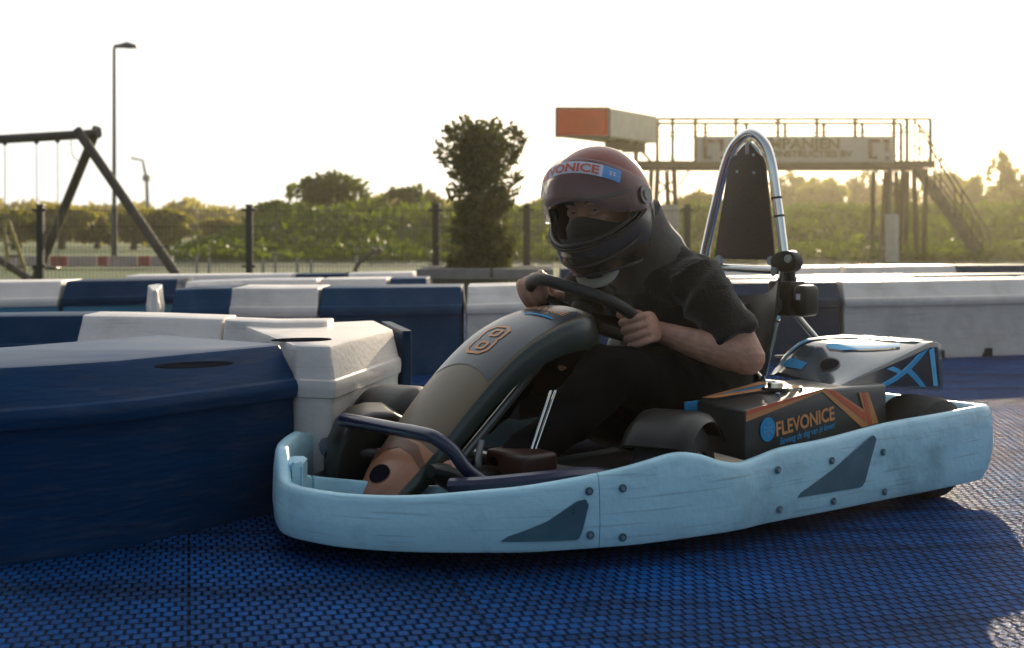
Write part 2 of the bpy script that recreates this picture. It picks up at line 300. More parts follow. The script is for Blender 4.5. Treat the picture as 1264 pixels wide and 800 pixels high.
def rounded(poly,r=.03,seg=3,flags=None):
    n=len(poly); out=[]
    for i in range(n):
        p0,p1,p2=Vector(poly[i-1][:2]),Vector(poly[i][:2]),Vector(poly[(i+1)%n][:2])
        a=(p0-p1); b=(p2-p1)
        if not flags[i]: out.append(p1); continue
        ra=min(r,a.length*.4); rb=min(r,b.length*.4); A=p1+a.normalized()*ra; B=p1+b.normalized()*rb
        for q in range(seg+1):
            t=q/seg; out.append(A*(1-t)**2+p1*2*t*(1-t)+B*t*t)
    return out
PROF=[(0,.012),(.03,.006),(.26,.020),(.272,.014),(.276,-.004),(.292,-.010),(.304,-.010),(.316,-.003),(.320,.012),(.376,.052),(.388,.058),(.397,.066),(.4,.08)]
def barrier(poly,m,label,lower=None,holes=(),r=.025,group='plastic kart track barriers',h=1.04,ends=()):
    c=sum((Vector(p[:2]) for p in poly),Vector((0,0)))/len(poly)
    root=empty('track_barrier',(c.x,c.y,0),0,label,'barrier',group)
    base_=[Vector(p[:2])-c for p in poly]; fl_=sharp_corners(base_); pl=rounded(base_,r,3,fl_)
    wmin=min((base_[i]-base_[(i+1)%len(base_)]).length for i in range(len(base_)) if fl_[i] and fl_[(i+1)%len(base_)]) if sum(fl_)>1 else 9
    kk=min(1,wmin/.30)
    rings=[[Vector((q.x,q.y,z*h)) for q in rounded(inset(base_,d*kk,ends),r*.5,3,fl_)] for z,d in PROF]
    mb=MB(); mb.loft(rings)
    if lower: mb.m=[0]*len(mb.m); n=len(pl); mb.m[:3*n]=[1]*(3*n); mb.build('shell',[m,lower],root)
    else: mb.build('shell',m,root)
    for hx,hy,ra,rb,ang in holes:
        mb=MB(); ring=lambda s,z:[Vector((hx-c.x,hy-c.y,z))+Matrix.Rotation(ang,3,'Z')@Vector((ra*s*math.cos(2*PI*q/24),rb*s*math.sin(2*PI*q/24),0)) for q in range(24)]
        mb.loft([ring(1.12,.4005*h),ring(1.1,.4025*h),ring(1.0,.4025*h),ring(.96,.4015*h)],caps=True); mb.build('filler_cap',M['hole_shade'],root)  # dark disc laid on top, painting the shade of a filler hole
    return root
def wall_poly(front,width,straight=False):     # front: list of plan points, back offset away from the camera side
    f=[Vector(p[:2]) for p in front]; nrm=[]
    for i in range(len(f)):
        a=f[max(i-1,0)]; b=f[min(i+1,len(f)-1)]; t=(b-a).normalized(); nrm.append(Vector((-t.y,t.x)))
    if straight: nrm=[Vector((0,1))]*len(f)
    back=[p+n*width for p,n in zip(f,nrm)]
    return f+back[::-1]
Tn=lambda px,py:G(px,py,.388)
T=lambda px,py:G(px,py,.404)     # a point on a barrier's top front edge
def shift(front,d):              # top edge sits inset from the foot: push foot towards the camera
    f=[Vector(p[:2]) for p in front]; out=[]
    for i in range(len(f)):
        a=f[max(i-1,0)]; b=f[min(i+1,len(f)-1)]; t=(b-a).normalized(); out.append(f[i]-Vector((-t.y,t.x))*d)
    return out
def run(front,width,m,label,straight=True,**k):
    n=len(front); a,b=Vector(front[0][:2]),Vector(front[-1][:2]); k.setdefault('ends',(n-1,2*n-1))
    return barrier(wall_poly(shift([v for v in front],.055),width,straight),m,label,**k)
# near island: blue wall on the left
nearpts=[Tn(-330,500),Tn(-150,476),Tn(-20,462),Tn(66,457),Tn(150,451),Tn(250,441),Tn(352,431)]
run(nearpts[2:],.62,M['blue_scuff'],'large dark blue barrier with scuffed side, nearest the camera at the left edge',holes=[(*G(240,450,.402)[:2],.075,.05,.6)],h=1.0,straight=False)
# white corner block
wc=[Tn(359,431),Tn(399,432),Tn(488,411),Tn(470,400.5),Tn(300,407)]
wc=[Vector(p[:2]) for p in wc]; wc[0]+=Vector((.02,-.05)); wc[1]+=Vector((.035,-.055)); wc[2]+=Vector((.055,0)); wc[3]+=Vector((.03,.06)); wcp,wcq=wc[2].copy(),wc[3].copy(); _d=(wc[3]-wc[2]).normalized(); _n=Vector((_d.y,-_d.x)); _n=_n if _n.y>0 else -_n; wc[2]-=_n*.040; wc[3]-=_n*.040
corner=barrier(wc,M['white_pl'],'white corner barrier with sunlit end between the near dark blue barrier and the kart nose',holes=[(*G(372,419,.402)[:2],.07,.045,.3)],r=.03,h=1.0,ends=(4,))
# thin dark blue one right behind it
p=wcp; q=wcq
fd=(q-p).normalized(); fn_=Vector((fd.y,-fd.x)); fn_=fn_ if fn_.y>0 else -fn_
barrier([p-fn_*.035,p-fn_*.006,q-fn_*.006,q-fn_*.035],M['navy_pl'],'navy plastic barrier showing only a thin edge behind the white sunlit corner barrier',h=.985,ends=(0,1,2,3))
# rear wall of the island
run([T(-230,400),T(-60,396),T(20,394.5),T(100,394)],.34,M['navy_pl'],'dark navy plastic barrier at the left edge behind the near blue barrier')
run([T(103,394),T(190,395.5),T(284,399)],.34,M['white_pl'],'white plastic barrier behind the near blue barrier, between the navy one and the corner barrier')
run([T(288,399.4),T(345,402),T(400,401)],.22,M['white_pl'],'short shaded white barrier tucked behind the white corner barrier')
# middle line B
B0=[T(202,361),T(238,359.5),T(281,358.6)]
barrier([T(193,355)+Vector((-.05,0,0)),T(198,361)+Vector((-.03,-.05,0)),T(200,361)+Vector((.0,-.05,0)),T(203,354),T(195,353)],M['white_pl'],'narrow white barrier end at the left tip of the middle barrier line')
run(B0,.5,M['blue_pl'],'short rounded blue barrier with pale ledge at the left end of the middle line')
run([T(284,358.5),T(340,359),T(391,358.6)],.5,M['white_pl'],'white barrier between two blue ones in the middle line left of the nose')
run([T(394,358.5),T(480,358),T(566,356.8)],.5,M['blue_pl'],'long blue barrier in the middle line directly behind the kart nose')
run([T(569,356.8),T(640,355),T(720,353.5)],.5,M['white_pl'],'white barrier behind the driver hand on the steering wheel')
run([T(723,353.5),T(800,353),T(870,352.5)],.5,M['blue_pl'],'blue barrier hidden mostly behind the driver body')
run([T(873,352.5),T(950,351.5),T(1032,350.5)],.5,M['navy_pl'],'dark blue barrier behind the chrome roll hoop')
bw=run([T(1036,350.5),T(1150,349),T(1275,347)],.5,M['white_pl'],'big white barrier at the right edge behind the rear cover')
for px in (1157,1216):
    t_=T(1150,349).lerp(T(1275,347),(px-1150)/125); g=Vector(((px-632)/F*(t_.y-.05),t_.y-.05,0))-bw.location; mb=MB(); mb.box((g.x,g.y+.012,.022),(.075,.05,.044)); mb.build('fork_slot_shade',M['hole_shade'],bw,smooth=False,bevel=.004)  # solid dark box painting the shade of a forklift opening
run([T(1279,347),T(1400,345),T(1540,343)],.5,M['navy_pl'],'navy barrier just beyond the right edge')
# line C behind the middle line
run([T(215,351.5),T(300,348.5),T(388,347.6)],.45,M['white_pl'],'white barrier with thin top showing above the middle line at left')
run([T(391,347.5),T(474,346.5)],.45,M['white_pl'],'white barrier just left of the stone planter, behind the middle line')
run([T(477,346.4),T(523,345.8)],.45,M['blue_pl'],'short blue barrier touching the left side of the stone planter')
run([T(700,346.5),T(800,346),T(896,345)],.4,M['white_pl'],'white barrier seen beneath the driver arm, behind the middle line')
run([T(900,345),T(1010,343.8),T(1128,342.4)],.4,M['white_pl'],'sun-edged white barrier right of the hoop, second line from the camera')
run([T(1131,342.4),T(1290,340.5)],.4,M['blue_pl'],'blue barrier at the right edge, second line from the camera')
# left far line with pale lower wall
run([T(-110,352),T(0,351),T(70,350)],.5,M['white_pl'],'white topped barrier with pale blue lower wall at the far left edge',lower=M['pale_pl'])
run([T(74,350),T(140,349),T(212,347.5)],.5,M['navy_pl'],'navy topped barrier with pale blue lower wall under the swing frame',lower=M['pale_pl'])
# farthest line
run([T(150,343),T(250,342),T(355,341)],.45,M['white_pl'],'far white barrier below the fence at left')
run([T(358,341),T(420,340)],.45,M['navy_pl'],'far navy barrier below the fence at left of the planter')
run([T(423,340),T(505,338.5)],.45,M['white_pl'],'far white barrier directly left of the planter under the bent pipe')
run([T(690,334),T(770,333.5),T(860,333)],.45,M['navy_pl'],'far navy barrier right of the planter behind the helmet')
run([T(864,333),T(930,332),T(1036,331)],.45,M['white_pl'],'farthest white barrier with glowing top behind the roll hoop')
run([T(1040,331),T(1110,330),T(1178,329.5)],.45,M['white_pl'],'farthest white barrier in front of the footbridge legs')
run([T(1181,329.5),T(1300,329)],.45,M['navy_pl'],'farthest navy barrier in front of the footbridge stairs')
# ------------------------------------------------------------------ foliage helpers
def leaves(mb,pts,size,rnd,elong=1.6,up=0):
    for p in pts:
        d=Vector((rnd.gauss(0,1),rnd.gauss(0,1),rnd.gauss(0,1)+up)).normalized(); e=d.orthogonal().normalized(); e.rotate(Matrix.Rotation(rnd.uniform(0,2*PI),3,d)) if hasattr(e,'rotate') else None
        s=size*rnd.uniform(.6,1.35); a=d*s*elong*.5; b=e*s*.5; n=d.cross(e)*s*.12
        mb.add([p-a,p+b*.8+n,p+a,p-b*.8+n],[(0,1,2,3)])
def crown_points(c,r,n,rnd,lump=.35,fr=1.6,seed=0,hollow=.35):
    out=[]; c=Vector(c)
    while len(out)<n:
        d=Vector((rnd.gauss(0,1),rnd.gauss(0,1),rnd.gauss(0,1))).normalized()
        k=1+lump*noise.noise(d*fr+Vector((seed,seed*1.7,3)))*2
        t=hollow+(1-hollow)*rnd.random()**.6
        p=c+Vector((d.x*r[0],d.y*r[1],d.z*r[2]))*k*t
        if noise.noise(p*(2.6/max(r))+Vector((seed,0,9)))>-.22: out.append(p)
    return out
def tree(px,py_top,py_base,Y,wpx,label,m,n=1600,leaf=.16,seed=1,name='background_tree',cat='tree',group='trees beyond the track',shape=1.0,z0=0):
    rnd=random.Random(seed); top=P(px,py_top,Y); x=top.x; base=z0; hgt=top.z-base; w=wpx/F*Y/2
    root=empty(name,(x,Y,base),0,label,cat,group)
    cz=hgt*(.60 if shape else .5); mb=MB()
    pts=[]
    for k in range(9):
        a=rnd.uniform(0,2*PI); rr=w*.55*rnd.random()**.5; zz=hgt*rnd.uniform(.35,.86); s=w*rnd.uniform(.32,.55)*(1-.35*abs(zz/hgt-.6))
        pts+=crown_points((rr*math.cos(a),rr*math.sin(a)*.8,zz),(s,s*.8,min(s*1.1,hgt*.22)),n//9,rnd,seed=seed+k)
    for k in range(14):         # sprigs sticking out of the top
        a=rnd.uniform(-1,1)*w*.8; zz=hgt*(1-.25*abs(a)/w-rnd.uniform(.05,.12)); dx=rnd.uniform(-.3,.3)
        for q in range(12): pts.append(Vector((a+dx*q*.04*hgt*.3+rnd.gauss(0,leaf*.3),rnd.uniform(-w*.2,w*.2),zz+q*hgt*.012+rnd.gauss(0,leaf*.2))))
    leaves(mb,pts,leaf,rnd); mb.build('crown',m,root,smooth=False)
    mb=MB(); mb.tube([(0,0,-.05),(w*.03,0,hgt*.35),(0,0,hgt*.75)],[w*.10+.03,w*.07+.02,.02],7)
    for k in range(5):
        a=rnd.uniform(0,2*PI); z=hgt*rnd.uniform(.3,.6); mb.tube([(0,0,z),(w*.35*math.cos(a),w*.3*math.sin(a),z+hgt*.12),(w*.6*math.cos(a),w*.5*math.sin(a),z+hgt*.25)],[.03,.02,.008],5)
    mb.build('trunk',M['bark'],root); return root
# undergrowth on the embankment (stuff)
rnd=random.Random(3); mb=MB(); pts=[]
for i in range(46000):
    x=rnd.uniform(-9,26); y=rnd.uniform(24.5,37) if i%5 else rnd.uniform(34,37.5)
    h=bank_h(x,y)
    if h<.08: continue
    pts.append(Vector((x,y,h+abs(rnd.gauss(0,.10))*(1+1.0*noise.noise(Vector((x*.8,y*.8,5))))+(.0))))
leaves(mb,pts,.13,rnd,up=.6); tag(mb.build('undergrowth',M['leafC'],smooth=False),kind='stuff',label='dense green undergrowth covering the embankment beyond the fence',cat='undergrowth')
# far treeline (stuff) and individual trees
rnd=random.Random(5); mb=MB(); pts=[]
for i in range(26000):
    x=rnd.uniform(-62,64); top=2.6+1.2*noise.noise(Vector((x*.16,0,1)))+.8*noise.noise(Vector((x*.5,0,4)))+.4*noise.noise(Vector((x*1.4,0,4)))
    pts.append(Vector((x,100+rnd.uniform(-3,3),rnd.random()**.7*top)))
leaves(mb,pts,.55,rnd); tag(mb.build('distant_wood',M['leafD'],smooth=False),kind='stuff',label='hazy golden line of distant trees on the horizon',cat='woodland')
TR=[(20,262,52,120,'olive tree at the left edge behind the swing chains','leafB'),(76,258,52,90,'rounded tree between the swing poles and the left fence post','leafB'),(120,266,54,64,'low tree directly behind the street lamp pole','leafB'),(165,262,50,80,'yellow green tree behind the sloping swing pole','leafB'),(205,262,48,70,'rounded tree right of the sloping swing pole','leafB'),(275,272,50,70,'small golden tree left of the middle fence post','leafD'),
 (345,252,40,80,'bushy tree just right of the middle fence post','leafC'),(404,219,38,124,'spiky dark green tree rising highest left of the planter','leafC'),(452,246,40,60,'low bush between the spiky tree and the ragged bush','leafC'),(492,234,38,70,'ragged bush with two upright sprigs left of the planter tree','leafC'),(528,240,42,50,'bush just left of the planter tree','leafB'),
 (662,252,42,70,'low bush just right of the planter tree','leafB'),(860,238,46,60,'small golden tree between helmet and roll hoop','leafD'),(975,215,60,60,'hazy golden tree immediately right of the roll hoop','leafD'),(1020,226,56,90,'broad tree under the right half of the banner','leafB'),(1068,216,62,60,'pale tree below the right end of the banner','leafD'),(1108,226,58,70,'rounded tree behind the right bridge legs','leafD'),(1165,214,60,70,'tree behind the top of the bridge stairs','leafD'),(1205,222,54,60,'tree behind the lower bridge stairs','leafB'),(1236,193,56,46,'tall slim tree at the right edge','leafB'),(1268,222,54,70,'rounded tree cut by the right edge','leafB')]
for i,(px,py,Y,w,lab,mm) in enumerate(TR):
    tree(px,py,0,Y,w,lab,M[mm],n=2400,leaf=.20 if Y>45 else .15,seed=i+11)
# ------------------------------------------------------------------ planter and its tree
YP=11.5; c=P(599,331,YP); root=empty('planter',(c.x,YP,0),0,'long planter of pale stone slabs on vertical planks holding the dark laurel','planter')
zt=P(0,331,YP).z; zb=P(0,344,YP).z; W=168/F*YP
for s,(x0,x1) in enumerate(((515,606),(607,683))):
    mb=MB(); a=(x0-599)/F*YP; b=(x1-599)/F*YP; mb.box(((a+b)/2,-.10,(zt+zb)/2),(b-a-.01,.16,zt-zb)); mb.build('coping_slab',M['concrete'],root,smooth=False,bevel=.008)
mb=MB(); mb.box((0,.62,(zt+zb)/2),(W,.16,zt-zb)); mb.build('coping_slab',M['concrete'],root,smooth=False,bevel=.008)
mb=MB(); n=26
for i in range(n): mb.box((-W/2+.05+(W-.1)*(i+.5)/n,-.08,zb/2),((W-.1)/n-.006,.05,zb-.003))
for i in range(n): mb.box((-W/2+.05+(W-.1)*(i+.5)/n,.62,zb/2),((W-.1)/n-.006,.05,zb-.003))
mb.box((-W/2+.03,.27,zb/2),(.05,.74,zb-.003)); mb.box((W/2-.03,.27,zb/2),(.05,.74,zb-.003))
mb.build('plank_wall',M['plank'],root,smooth=False)
mb=MB(); mb.box((0,.27,zt-.06),(W-.12,.72,.04)); mb.build('soil',M['bark'],root,smooth=False)
# laurel
rnd=random.Random(21); t=P(594,331,YP+.3); root=empty('laurel_tree',(t.x,t.y,zt-.05),0,'tall dark laurel with ragged spreading top, standing in the stone planter','tree')
px2m=(YP+.3)/F; prof=[(331,50,46),(320,54,50),(305,52,56),(290,50,54),(275,48,48),(262,40,44),(250,34,40),(238,48,44),(225,34,50),(212,42,52),(200,50,44),(188,62,46),(178,60,62),(168,48,58),(158,46,48),(150,26,36),(143,12,26)]
def half(y,side):
    for i in range(len(prof)-1):
        if prof[i][0]>=y>=prof[i+1][0]:
            t=(prof[i][0]-y)/(prof[i][0]-prof[i+1][0]); return prof[i][side]*(1-t)+prof[i+1][side]*t
    return 10
mb=MB(); br=MB(); pts=[]
for k in range(300):
    y=331-188*rnd.random()**1.05; up=(331-y)*px2m
    sd=rnd.choice((1,2)); hw=half(y,sd)*px2m*(1 if sd==2 else -1); a=rnd.uniform(-PI/2,PI/2); f=rnd.uniform(.35,1.0)
    ex=hw*math.cos(a)*f; ey=math.sin(a)*.36*f; z1=up+.02; z0=max(.02,up-.12-.1*rnd.random())
    p0=Vector((ex*.15,ey*.15,z0)); p1=Vector((ex*.6,ey*.6,(z0+z1)/2)); p2=Vector((ex,ey,z1-.02*rnd.random()))
    if k%3==0: br.tube([p0,p1,p2],[.006,.004,.002],4)
    for q in range(30):
        t=rnd.random()**.8; c=(p0*(1-t)**2+p1*2*t*(1-t)+p2*t*t); pts.append(c+Vector((rnd.gauss(0,.018),rnd.gauss(0,.03),rnd.gauss(0,.018))))
for k in range(2200):
    y=331-rnd.random()**1.5*170; s=rnd.uniform(-.75,.75); hw=half(y,1 if s<0 else 2)*px2m; pts.append(Vector((hw*s,rnd.gauss(0,.12),(331-y)*px2m)))
for k in range(70):
    y=rnd.choice((rnd.uniform(143,200),rnd.uniform(150,260))); sd=rnd.choice((1,2)); hw_=half(y,sd)*px2m*(1 if sd==2 else -1); up=(331-y)*px2m; dx=rnd.uniform(.2,.8)*(1 if hw_>0 else -1); dz=rnd.uniform(.1,1.0)
    for q in range(9):
        pts.append(Vector((hw_*.8+dx*q*.013,rnd.gauss(0,.10)*.5,up+dz*q*.010))+Vector((rnd.gauss(0,.006),rnd.gauss(0,.01),rnd.gauss(0,.006))))
leaves(mb,pts,.034,rnd,elong=1.9); mb.build('foliage',M['leafA'],root,smooth=False)
for q in range(5):
    a=q*1.3; br.tube([(.03*math.cos(a),.03*math.sin(a),-.03),(.05*math.cos(a),.05*math.sin(a),.5),(.11*math.cos(a),.09*math.sin(a),1.15)],[.018,.013,.005],6)
br.build('trunk',M['bark'],root)
# ------------------------------------------------------------------ fence
YF=15.0; posts=[-190,50,308,538,650,848,1008]; ztop=P(0,257,YF).z
fr=empty('mesh_fence',(0,YF,0),0,'black welded wire mesh fence with square posts running behind the track','fence')
for px in posts:
    if px>900: continue
    mb=MB(); x=(px-632)/F*YF; zt_=P(0,254,YF).z; mb.box((x,0,zt_/2),(.075,.075,zt_)); mb.box((x,0,zt_+.008),(.095,.095,.016)); mb.box((x,-.05,zt_-.05),(.17,.02,.03)); mb.box((x,-.05,.28),(.16,.02,.03)); mb.build('post',M['fence'],fr,smooth=False,bevel=.004)
for i in range(len(posts)-2):
    a=(posts[i]-632)/F*YF+.04; b=(posts[i+1]-632)/F*YF-.04; mb=MB(); n=int((b-a)/.044)
    for k in range(n+1):
        x=a+(b-a)*k/n; mb.tube([(x,0,.03),(x,0,ztop)],.0026,4,caps=False)
    for z in (.05,.28,.50,.74,ztop-.03):
        for s in (-.006,.006): mb.tube([(a-.02,s,z),(b+.02,s,z)],.0042,4)
    mb.build('mesh_panel',M['fence'],fr,smooth=False)
# ------------------------------------------------------------------ swing frame
YS=17.0
def S(px,py,Y=YS): return P(px,py,Y)
root=empty('swing_frame',(S(100,0).x,YS,0),0,'big timber swing frame with crossed round poles behind the fence at left','swing'); o0=Vector(root.location)
def tub(name,pts,r,m,par,org,seg=12): mb=MB(); mb.tube([Vector(p)-org for p in pts],r,seg); return mb.build(name,m,par)
tub('top_beam',[S(122,165,17.2),S(0,172,17.9),S(-260,185,19.5)],.062,M['wood'],root,o0)
g=G(238,0+286+F*H/17.0); 
tub('leg',[S(95,160,17.0),Vector((S(226,0,16.6).x,16.6,0))],.062,M['wood'],root,o0)
tub('leg',[S(120,158,17.35),Vector((S(43,0,18.2).x,18.2,0))],.062,M['wood'],root,o0)
tub('leg',[S(-230,170,19.2),Vector((S(36,0,18.6).x,18.6,0))],.055,M['wood'],root,o0)
tub('leg',[S(-255,170,19.8),Vector((S(-330,0,20).x,20,0))],.055,M['wood'],root,o0)
for i,(px,by) in enumerate(((6,338),(45,330),(71,330))):
    tub('hanging_rope',[S(px,176-i*1.5,17.6),S(px+.5,by,17.6)],.006,M['rope'],root,o0,6); mb=MB(); mb.ball(S(px,177-i*1.5,17.6)-o0,.035,8); mb.build('rope_bracket',M['fence'],root)
tub('loop_rope',curve([S(88,170,16.95),S(88,185,16.9),S(92,195,16.9),S(99,198,16.9),S(103,190,16.9)],5),.006,M['fence'],root,o0,6)
mb=MB(); mb.box(S(57,331,17.6)-o0,(.34,.16,.03)); mb.build('swing_seat',M['fence'],root,smooth=False,bevel=.008)
root=empty('climbing_ladder',(S(15,0,22).x,22,0),0,'small yellow wooden play ladder at the left edge beyond the swing','ladder'); o0=Vector(root.location)
for a,b in (((4,275),(12,345)),((10,272),(32,345))): tub('rail',[S(*a,22),Vector((S(b[0],0,22).x,22,0))],.035,mat('yellow_wood',(.35,.27,.06),.7),root,o0)
for k in range(4): tub('rung',[S(5+k*2,288+14*k,22),S(14+k*5,288+14*k,22)],.02,M['wood'],root,o0,8)
# ------------------------------------------------------------------ street lamps
def lamp(px,top,Y,r,hd,m,label,L=29):
    root=empty('street_lamp',(P(px,0,Y).x,Y,0),0,label,'street lamp'); z=P(0,top,Y).z
    mb=MB(); mb.tube([(0,0,0),(0,0,1.2),(0,0,1.21),(0,0,z)],[r*1.5,r*1.5,r,r*.75],10); mb.build('pole',m,root)
    w=L/F*Y*hd; mb=MB(); mb.loft([[Vector((x,y*wd,z+zz*th)) for y,zz in ((-1,0),(-1,.6),(-.6,1),(.6,1),(1,.6),(1,0))] for x,wd,th in ((0,.05,.06),(w*.25,.07,.08),(w*.6,.15,.12),(w,.10,.05))]); mb.build('lamp_head',m,root)
    return root
lamp(141,59,28,.045,1,M['lamp'],'tall dark street lamp with flat single head right of the swing frame')
root=empty('lighting_mast',(P(183,0,55).x,55,0),0,'faint pale bent lamp mast far behind the swing frame','lamp mast'); o0=Vector(root.location)
tub('pole',[Vector((P(184,0,55).x,55,0)),P(181,222,55),P(176,198,55),P(162,195,55)],[.10,.07,.05,.05],M['pole_far'],root,o0,8); mb=MB(); mb.box(P(181,220,55)-o0,(.3,.2,.25)); mb.build('control_box',M['pole_far'],root,smooth=False)
# boards and small posts beyond fence
YB=24.5; root=empty('track_boards',(P(110,0,YB).x,YB,0),0,'low row of faded pink and red boards beyond the fence at left','boards'); o0=Vector(root.location)
zt_,zb_=P(0,316,YB).z,P(0,329,YB).z
for k,(a,b,c) in enumerate(((-60,20,0),(20,62,0),(62,84,1),(84,120,0),(120,134,1),(134,170,0),(170,186,1),(186,214,0))):
    mb=MB(); x0,x1=P(a,0,YB).x-o0.x,P(b,0,YB).x-o0.x; mb.box(((x0+x1)/2,0,(zt_+max(0,zb_))/2),(x1-x0-.01,.06,zt_-max(0,zb_))); mb.build('board',M['board_red' if c else 'board_pink'],root,smooth=False,bevel=.005)
YR=19.; root=empty('rope_fence',(P(310,0,YR).x,YR,0),0,'low rope fence on thin pale posts between the fence and the embankment','rope fence'); o0=Vector(root.location); last=None
for k,px in enumerate((243,258,325,340,367,384,440)):
    t=P(px,316+(k%3)*2,YR); tub('post',[Vector((t.x,YR,0)),t],.022,M['pole_far'],root,o0,7)
    if last: mid=(last+t)/2-Vector((0,0,.04)); tub('rope',curve([last-Vector((0,0,.03)),mid,t-Vector((0,0,.03))],4),.008,M['rope'],root,o0,5)
    last=t
root=empty('bent_pipe',(P(440,0,18).x,18,0),0,'small grey bent water play pipe with double nozzle seen through the fence','pipe'); o0=Vector(root.location)
tub('pipe',curve([Vector((P(436,0,18).x,18,0)),P(440,330,18),P(450,318,18),P(460,311,18)],5),.03,M['gant_pale'],root,o0); tub('nozzle',[P(459,313,18),P(463,307,18)],.04,M['gant_pale'],root,o0); tub('nozzle',[P(465,314,18),P(471,307,18)],.04,M['gant_pale'],root,o0)
# ------------------------------------------------------------------ footbridge
YG=28.0
root=empty('footbridge',(P(960,0,YG).x,YG,0),0,'steel footbridge over the track with railings, banner rail and stairs','footbridge'); o0=Vector(root.location)
def L3(px,py,Y=YG): return P(px,py,Y)-o0
D=1.3
zd=P(0,203,YG).z
mb=MB(); x0,x1=L3(782,0).x,L3(1152,0).x
mb.box(((x0+x1)/2,D/2,zd),(x1-x0,D,.05)); mb.box(((x0+x1)/2,-.03,zd),(x1-x0,.06,.155)); mb.box(((x0+x1)/2,D+.03,zd),(x1-x0,.06,.155))
mb.build('deck',M['gant'],root,smooth=False,bevel=.006)
def bar(mb,a,b,r=.022,seg=6): mb.tube([a,b],r,seg)
def rail(name,Yo,xs,top=148.5):
    mb=MB(); k=(YG+Yo)/YG; zr=P(0,top,YG).z
    for px in xs: p=L3(px,0); mb.box((p.x,Yo,(zd+zr)/2),(.065,.065,zr-zd))
    a,b=L3(xs[0],0).x,L3(xs[-1],0).x; mb.tube([(a,Yo,zr),(b,Yo,zr)],.030,6); mb.tube([(a,Yo,(zd+zr)/2+.2),(b,Yo,(zd+zr)/2+.2)],.012,5)
    for i in range(len(xs)-1):
        p,q=L3(xs[i],0).x,L3(xs[i+1],0).x
        if i%2: mb.tube([(p,Yo,zd),(q,Yo,zr)],.008,4)
        else: mb.tube([(p,Yo,zr),(q,Yo,zd)],.008,4)
    return mb.build(name,M['gant'],root,smooth=False)
rail('front_railing',-.03,[811,830,858,908,960,1008,1055,1103,1119,1148],147)
rail('rear_railing',D+.03,[820,882,935,985,1035,1085,1135],146)
for (a,b,pl) in (((812,208),(806,0),0),((832,208),(836,0),0),((1099,208),(1096,0),1),((1115,208),(1108,0),0),((1128,208),(1132,0),0),((1143,208),(1140,0),0)):
    for Yo in (0,D):
        mb=MB(); t=L3(*a); f=Vector((L3(b[0],0).x,Yo,0)); t.y=Yo; mb.tube([f,t],.055,6); mb.build('support_leg',M['gant_pale'] if pl else M['gant'],root,smooth=False)
for grp in (((812,222),(832,240)),((832,222),(812,240)),((806,212),(795,205)),((838,230),(852,208))),(((1099,222),(1115,245)),((1115,222),(1099,245)),((1093,230),(1080,208))):
    mb=MB()
    for a,b in grp: bar(mb,L3(*a),L3(*b),.02)
    mb.build('bracing',M['gant'],root,smooth=False)
# stairs
st=[]
for Yo in (-.02,D*.75):
    mb=MB(); a=L3(1128,206); a.y=Yo; b=Vector((L3(1212,0).x,Yo,.02)); d=(b-a).normalized()
    if Yo>0: a=L3(1152,206); a.y=Yo; b=Vector((L3(1243,0).x,Yo,.02))
    d=(b-a); ln=d.length; ang=math.atan2(d.z,d.x); mb.box((a+b)/2,(ln,.05,.17),rot=Matrix.Rotation(-ang,3,'Y')); mb.build('stair_stringer',M['gant_pale'],root,smooth=False,bevel=.004)
    st.append((a,b))
mb=MB()
for k in range(1,11):
    t=k/11; p=st[0][0].lerp(st[0][1],t); q=st[1][0].lerp(st[1][1],t); v=q-p; mb.add([p+Vector((-.11,0,0)),p+Vector((.11,0,0)),q+Vector((.11,0,0)),q+Vector((-.11,0,0)),p+Vector((-.11,0,-.03)),p+Vector((.11,0,-.03)),q+Vector((.11,0,-.03)),q+Vector((-.11,0,-.03))],[(0,1,2,3),(7,6,5,4),(0,4,5,1),(1,5,6,2),(2,6,7,3),(3,7,4,0)])
mb.build('stair_treads',M['gant_pale'],root,smooth=False)
for (a,b) in st:
    mb=MB(); hz=.95; mb.tube([a+Vector((0,0,1.02)),b+Vector((0,0,hz*.65)),b+Vector((0,0,0))],.02,6); mb.tube([a+Vector((0,0,.5)),b+Vector((0,0,.3))],.014,6)
    for t in (.0,.3,.6,.85): p=a.lerp(b,t); mb.tube([p,p+Vector((0,0,1.0-.35*t))],.018,6)
    mb.build('stair_handrail',M['gant'],root,smooth=False)
# banner
bn=empty('advertising_banner',(P(981,0,YG).x,YG-.09,0),0,'long pale banner with brown company lettering and two bracket logos on the footbridge railing','banner'); bo=Vector(bn.location)
mb=MB(); a,b=P(860,168,YG-.1)-bo,P(1104,200,YG-.1)-bo
def ban(u,v): return Vector((a.x+(b.x-a.x)*u,.012*math.sin(u*40)*math.sin(v*PI),a.z+(b.z-a.z)*v))
mb.grid(ban,60,4); mb.build('cloth',M['banner'],bn,solid=.004)
def bt(px,py): 
    q=P(px,py,YG-.125)-bo; return lambda x,y: Vector((q.x+x,q.y,q.z+y))
s=YG/F
text_obj('lettering','KOMPANJEN',18*s*1.0,bt(918,183.5),M['bantext'],bn,bold=.012,width=118*s)
text_obj('lettering','STAALCONSTRUCTIES BV',10.5*s,bt(905,193.5),M['bantext'],bn,bold=.008,width=147*s)
for cx in (881,1085):
    mb=MB(); q=P(cx,184,YG-.13)-bo; u=s*1.0
    for (x0,y0,x1,y1) in ((-13,-12,-8,8),(-13,8,2,12),(4,8,12,12),(8,-3,12,9),(8,-13,12,-9),(-10,-12,-2,-9)): mb.box((q.x+(x0+x1)/2*u,q.y,q.z+(y0+y1)/2*u),((x1-x0)*u,.004,(y1-y0)*u))
    mb.build('bracket_logo',M['banlogo'],bn,smooth=False)
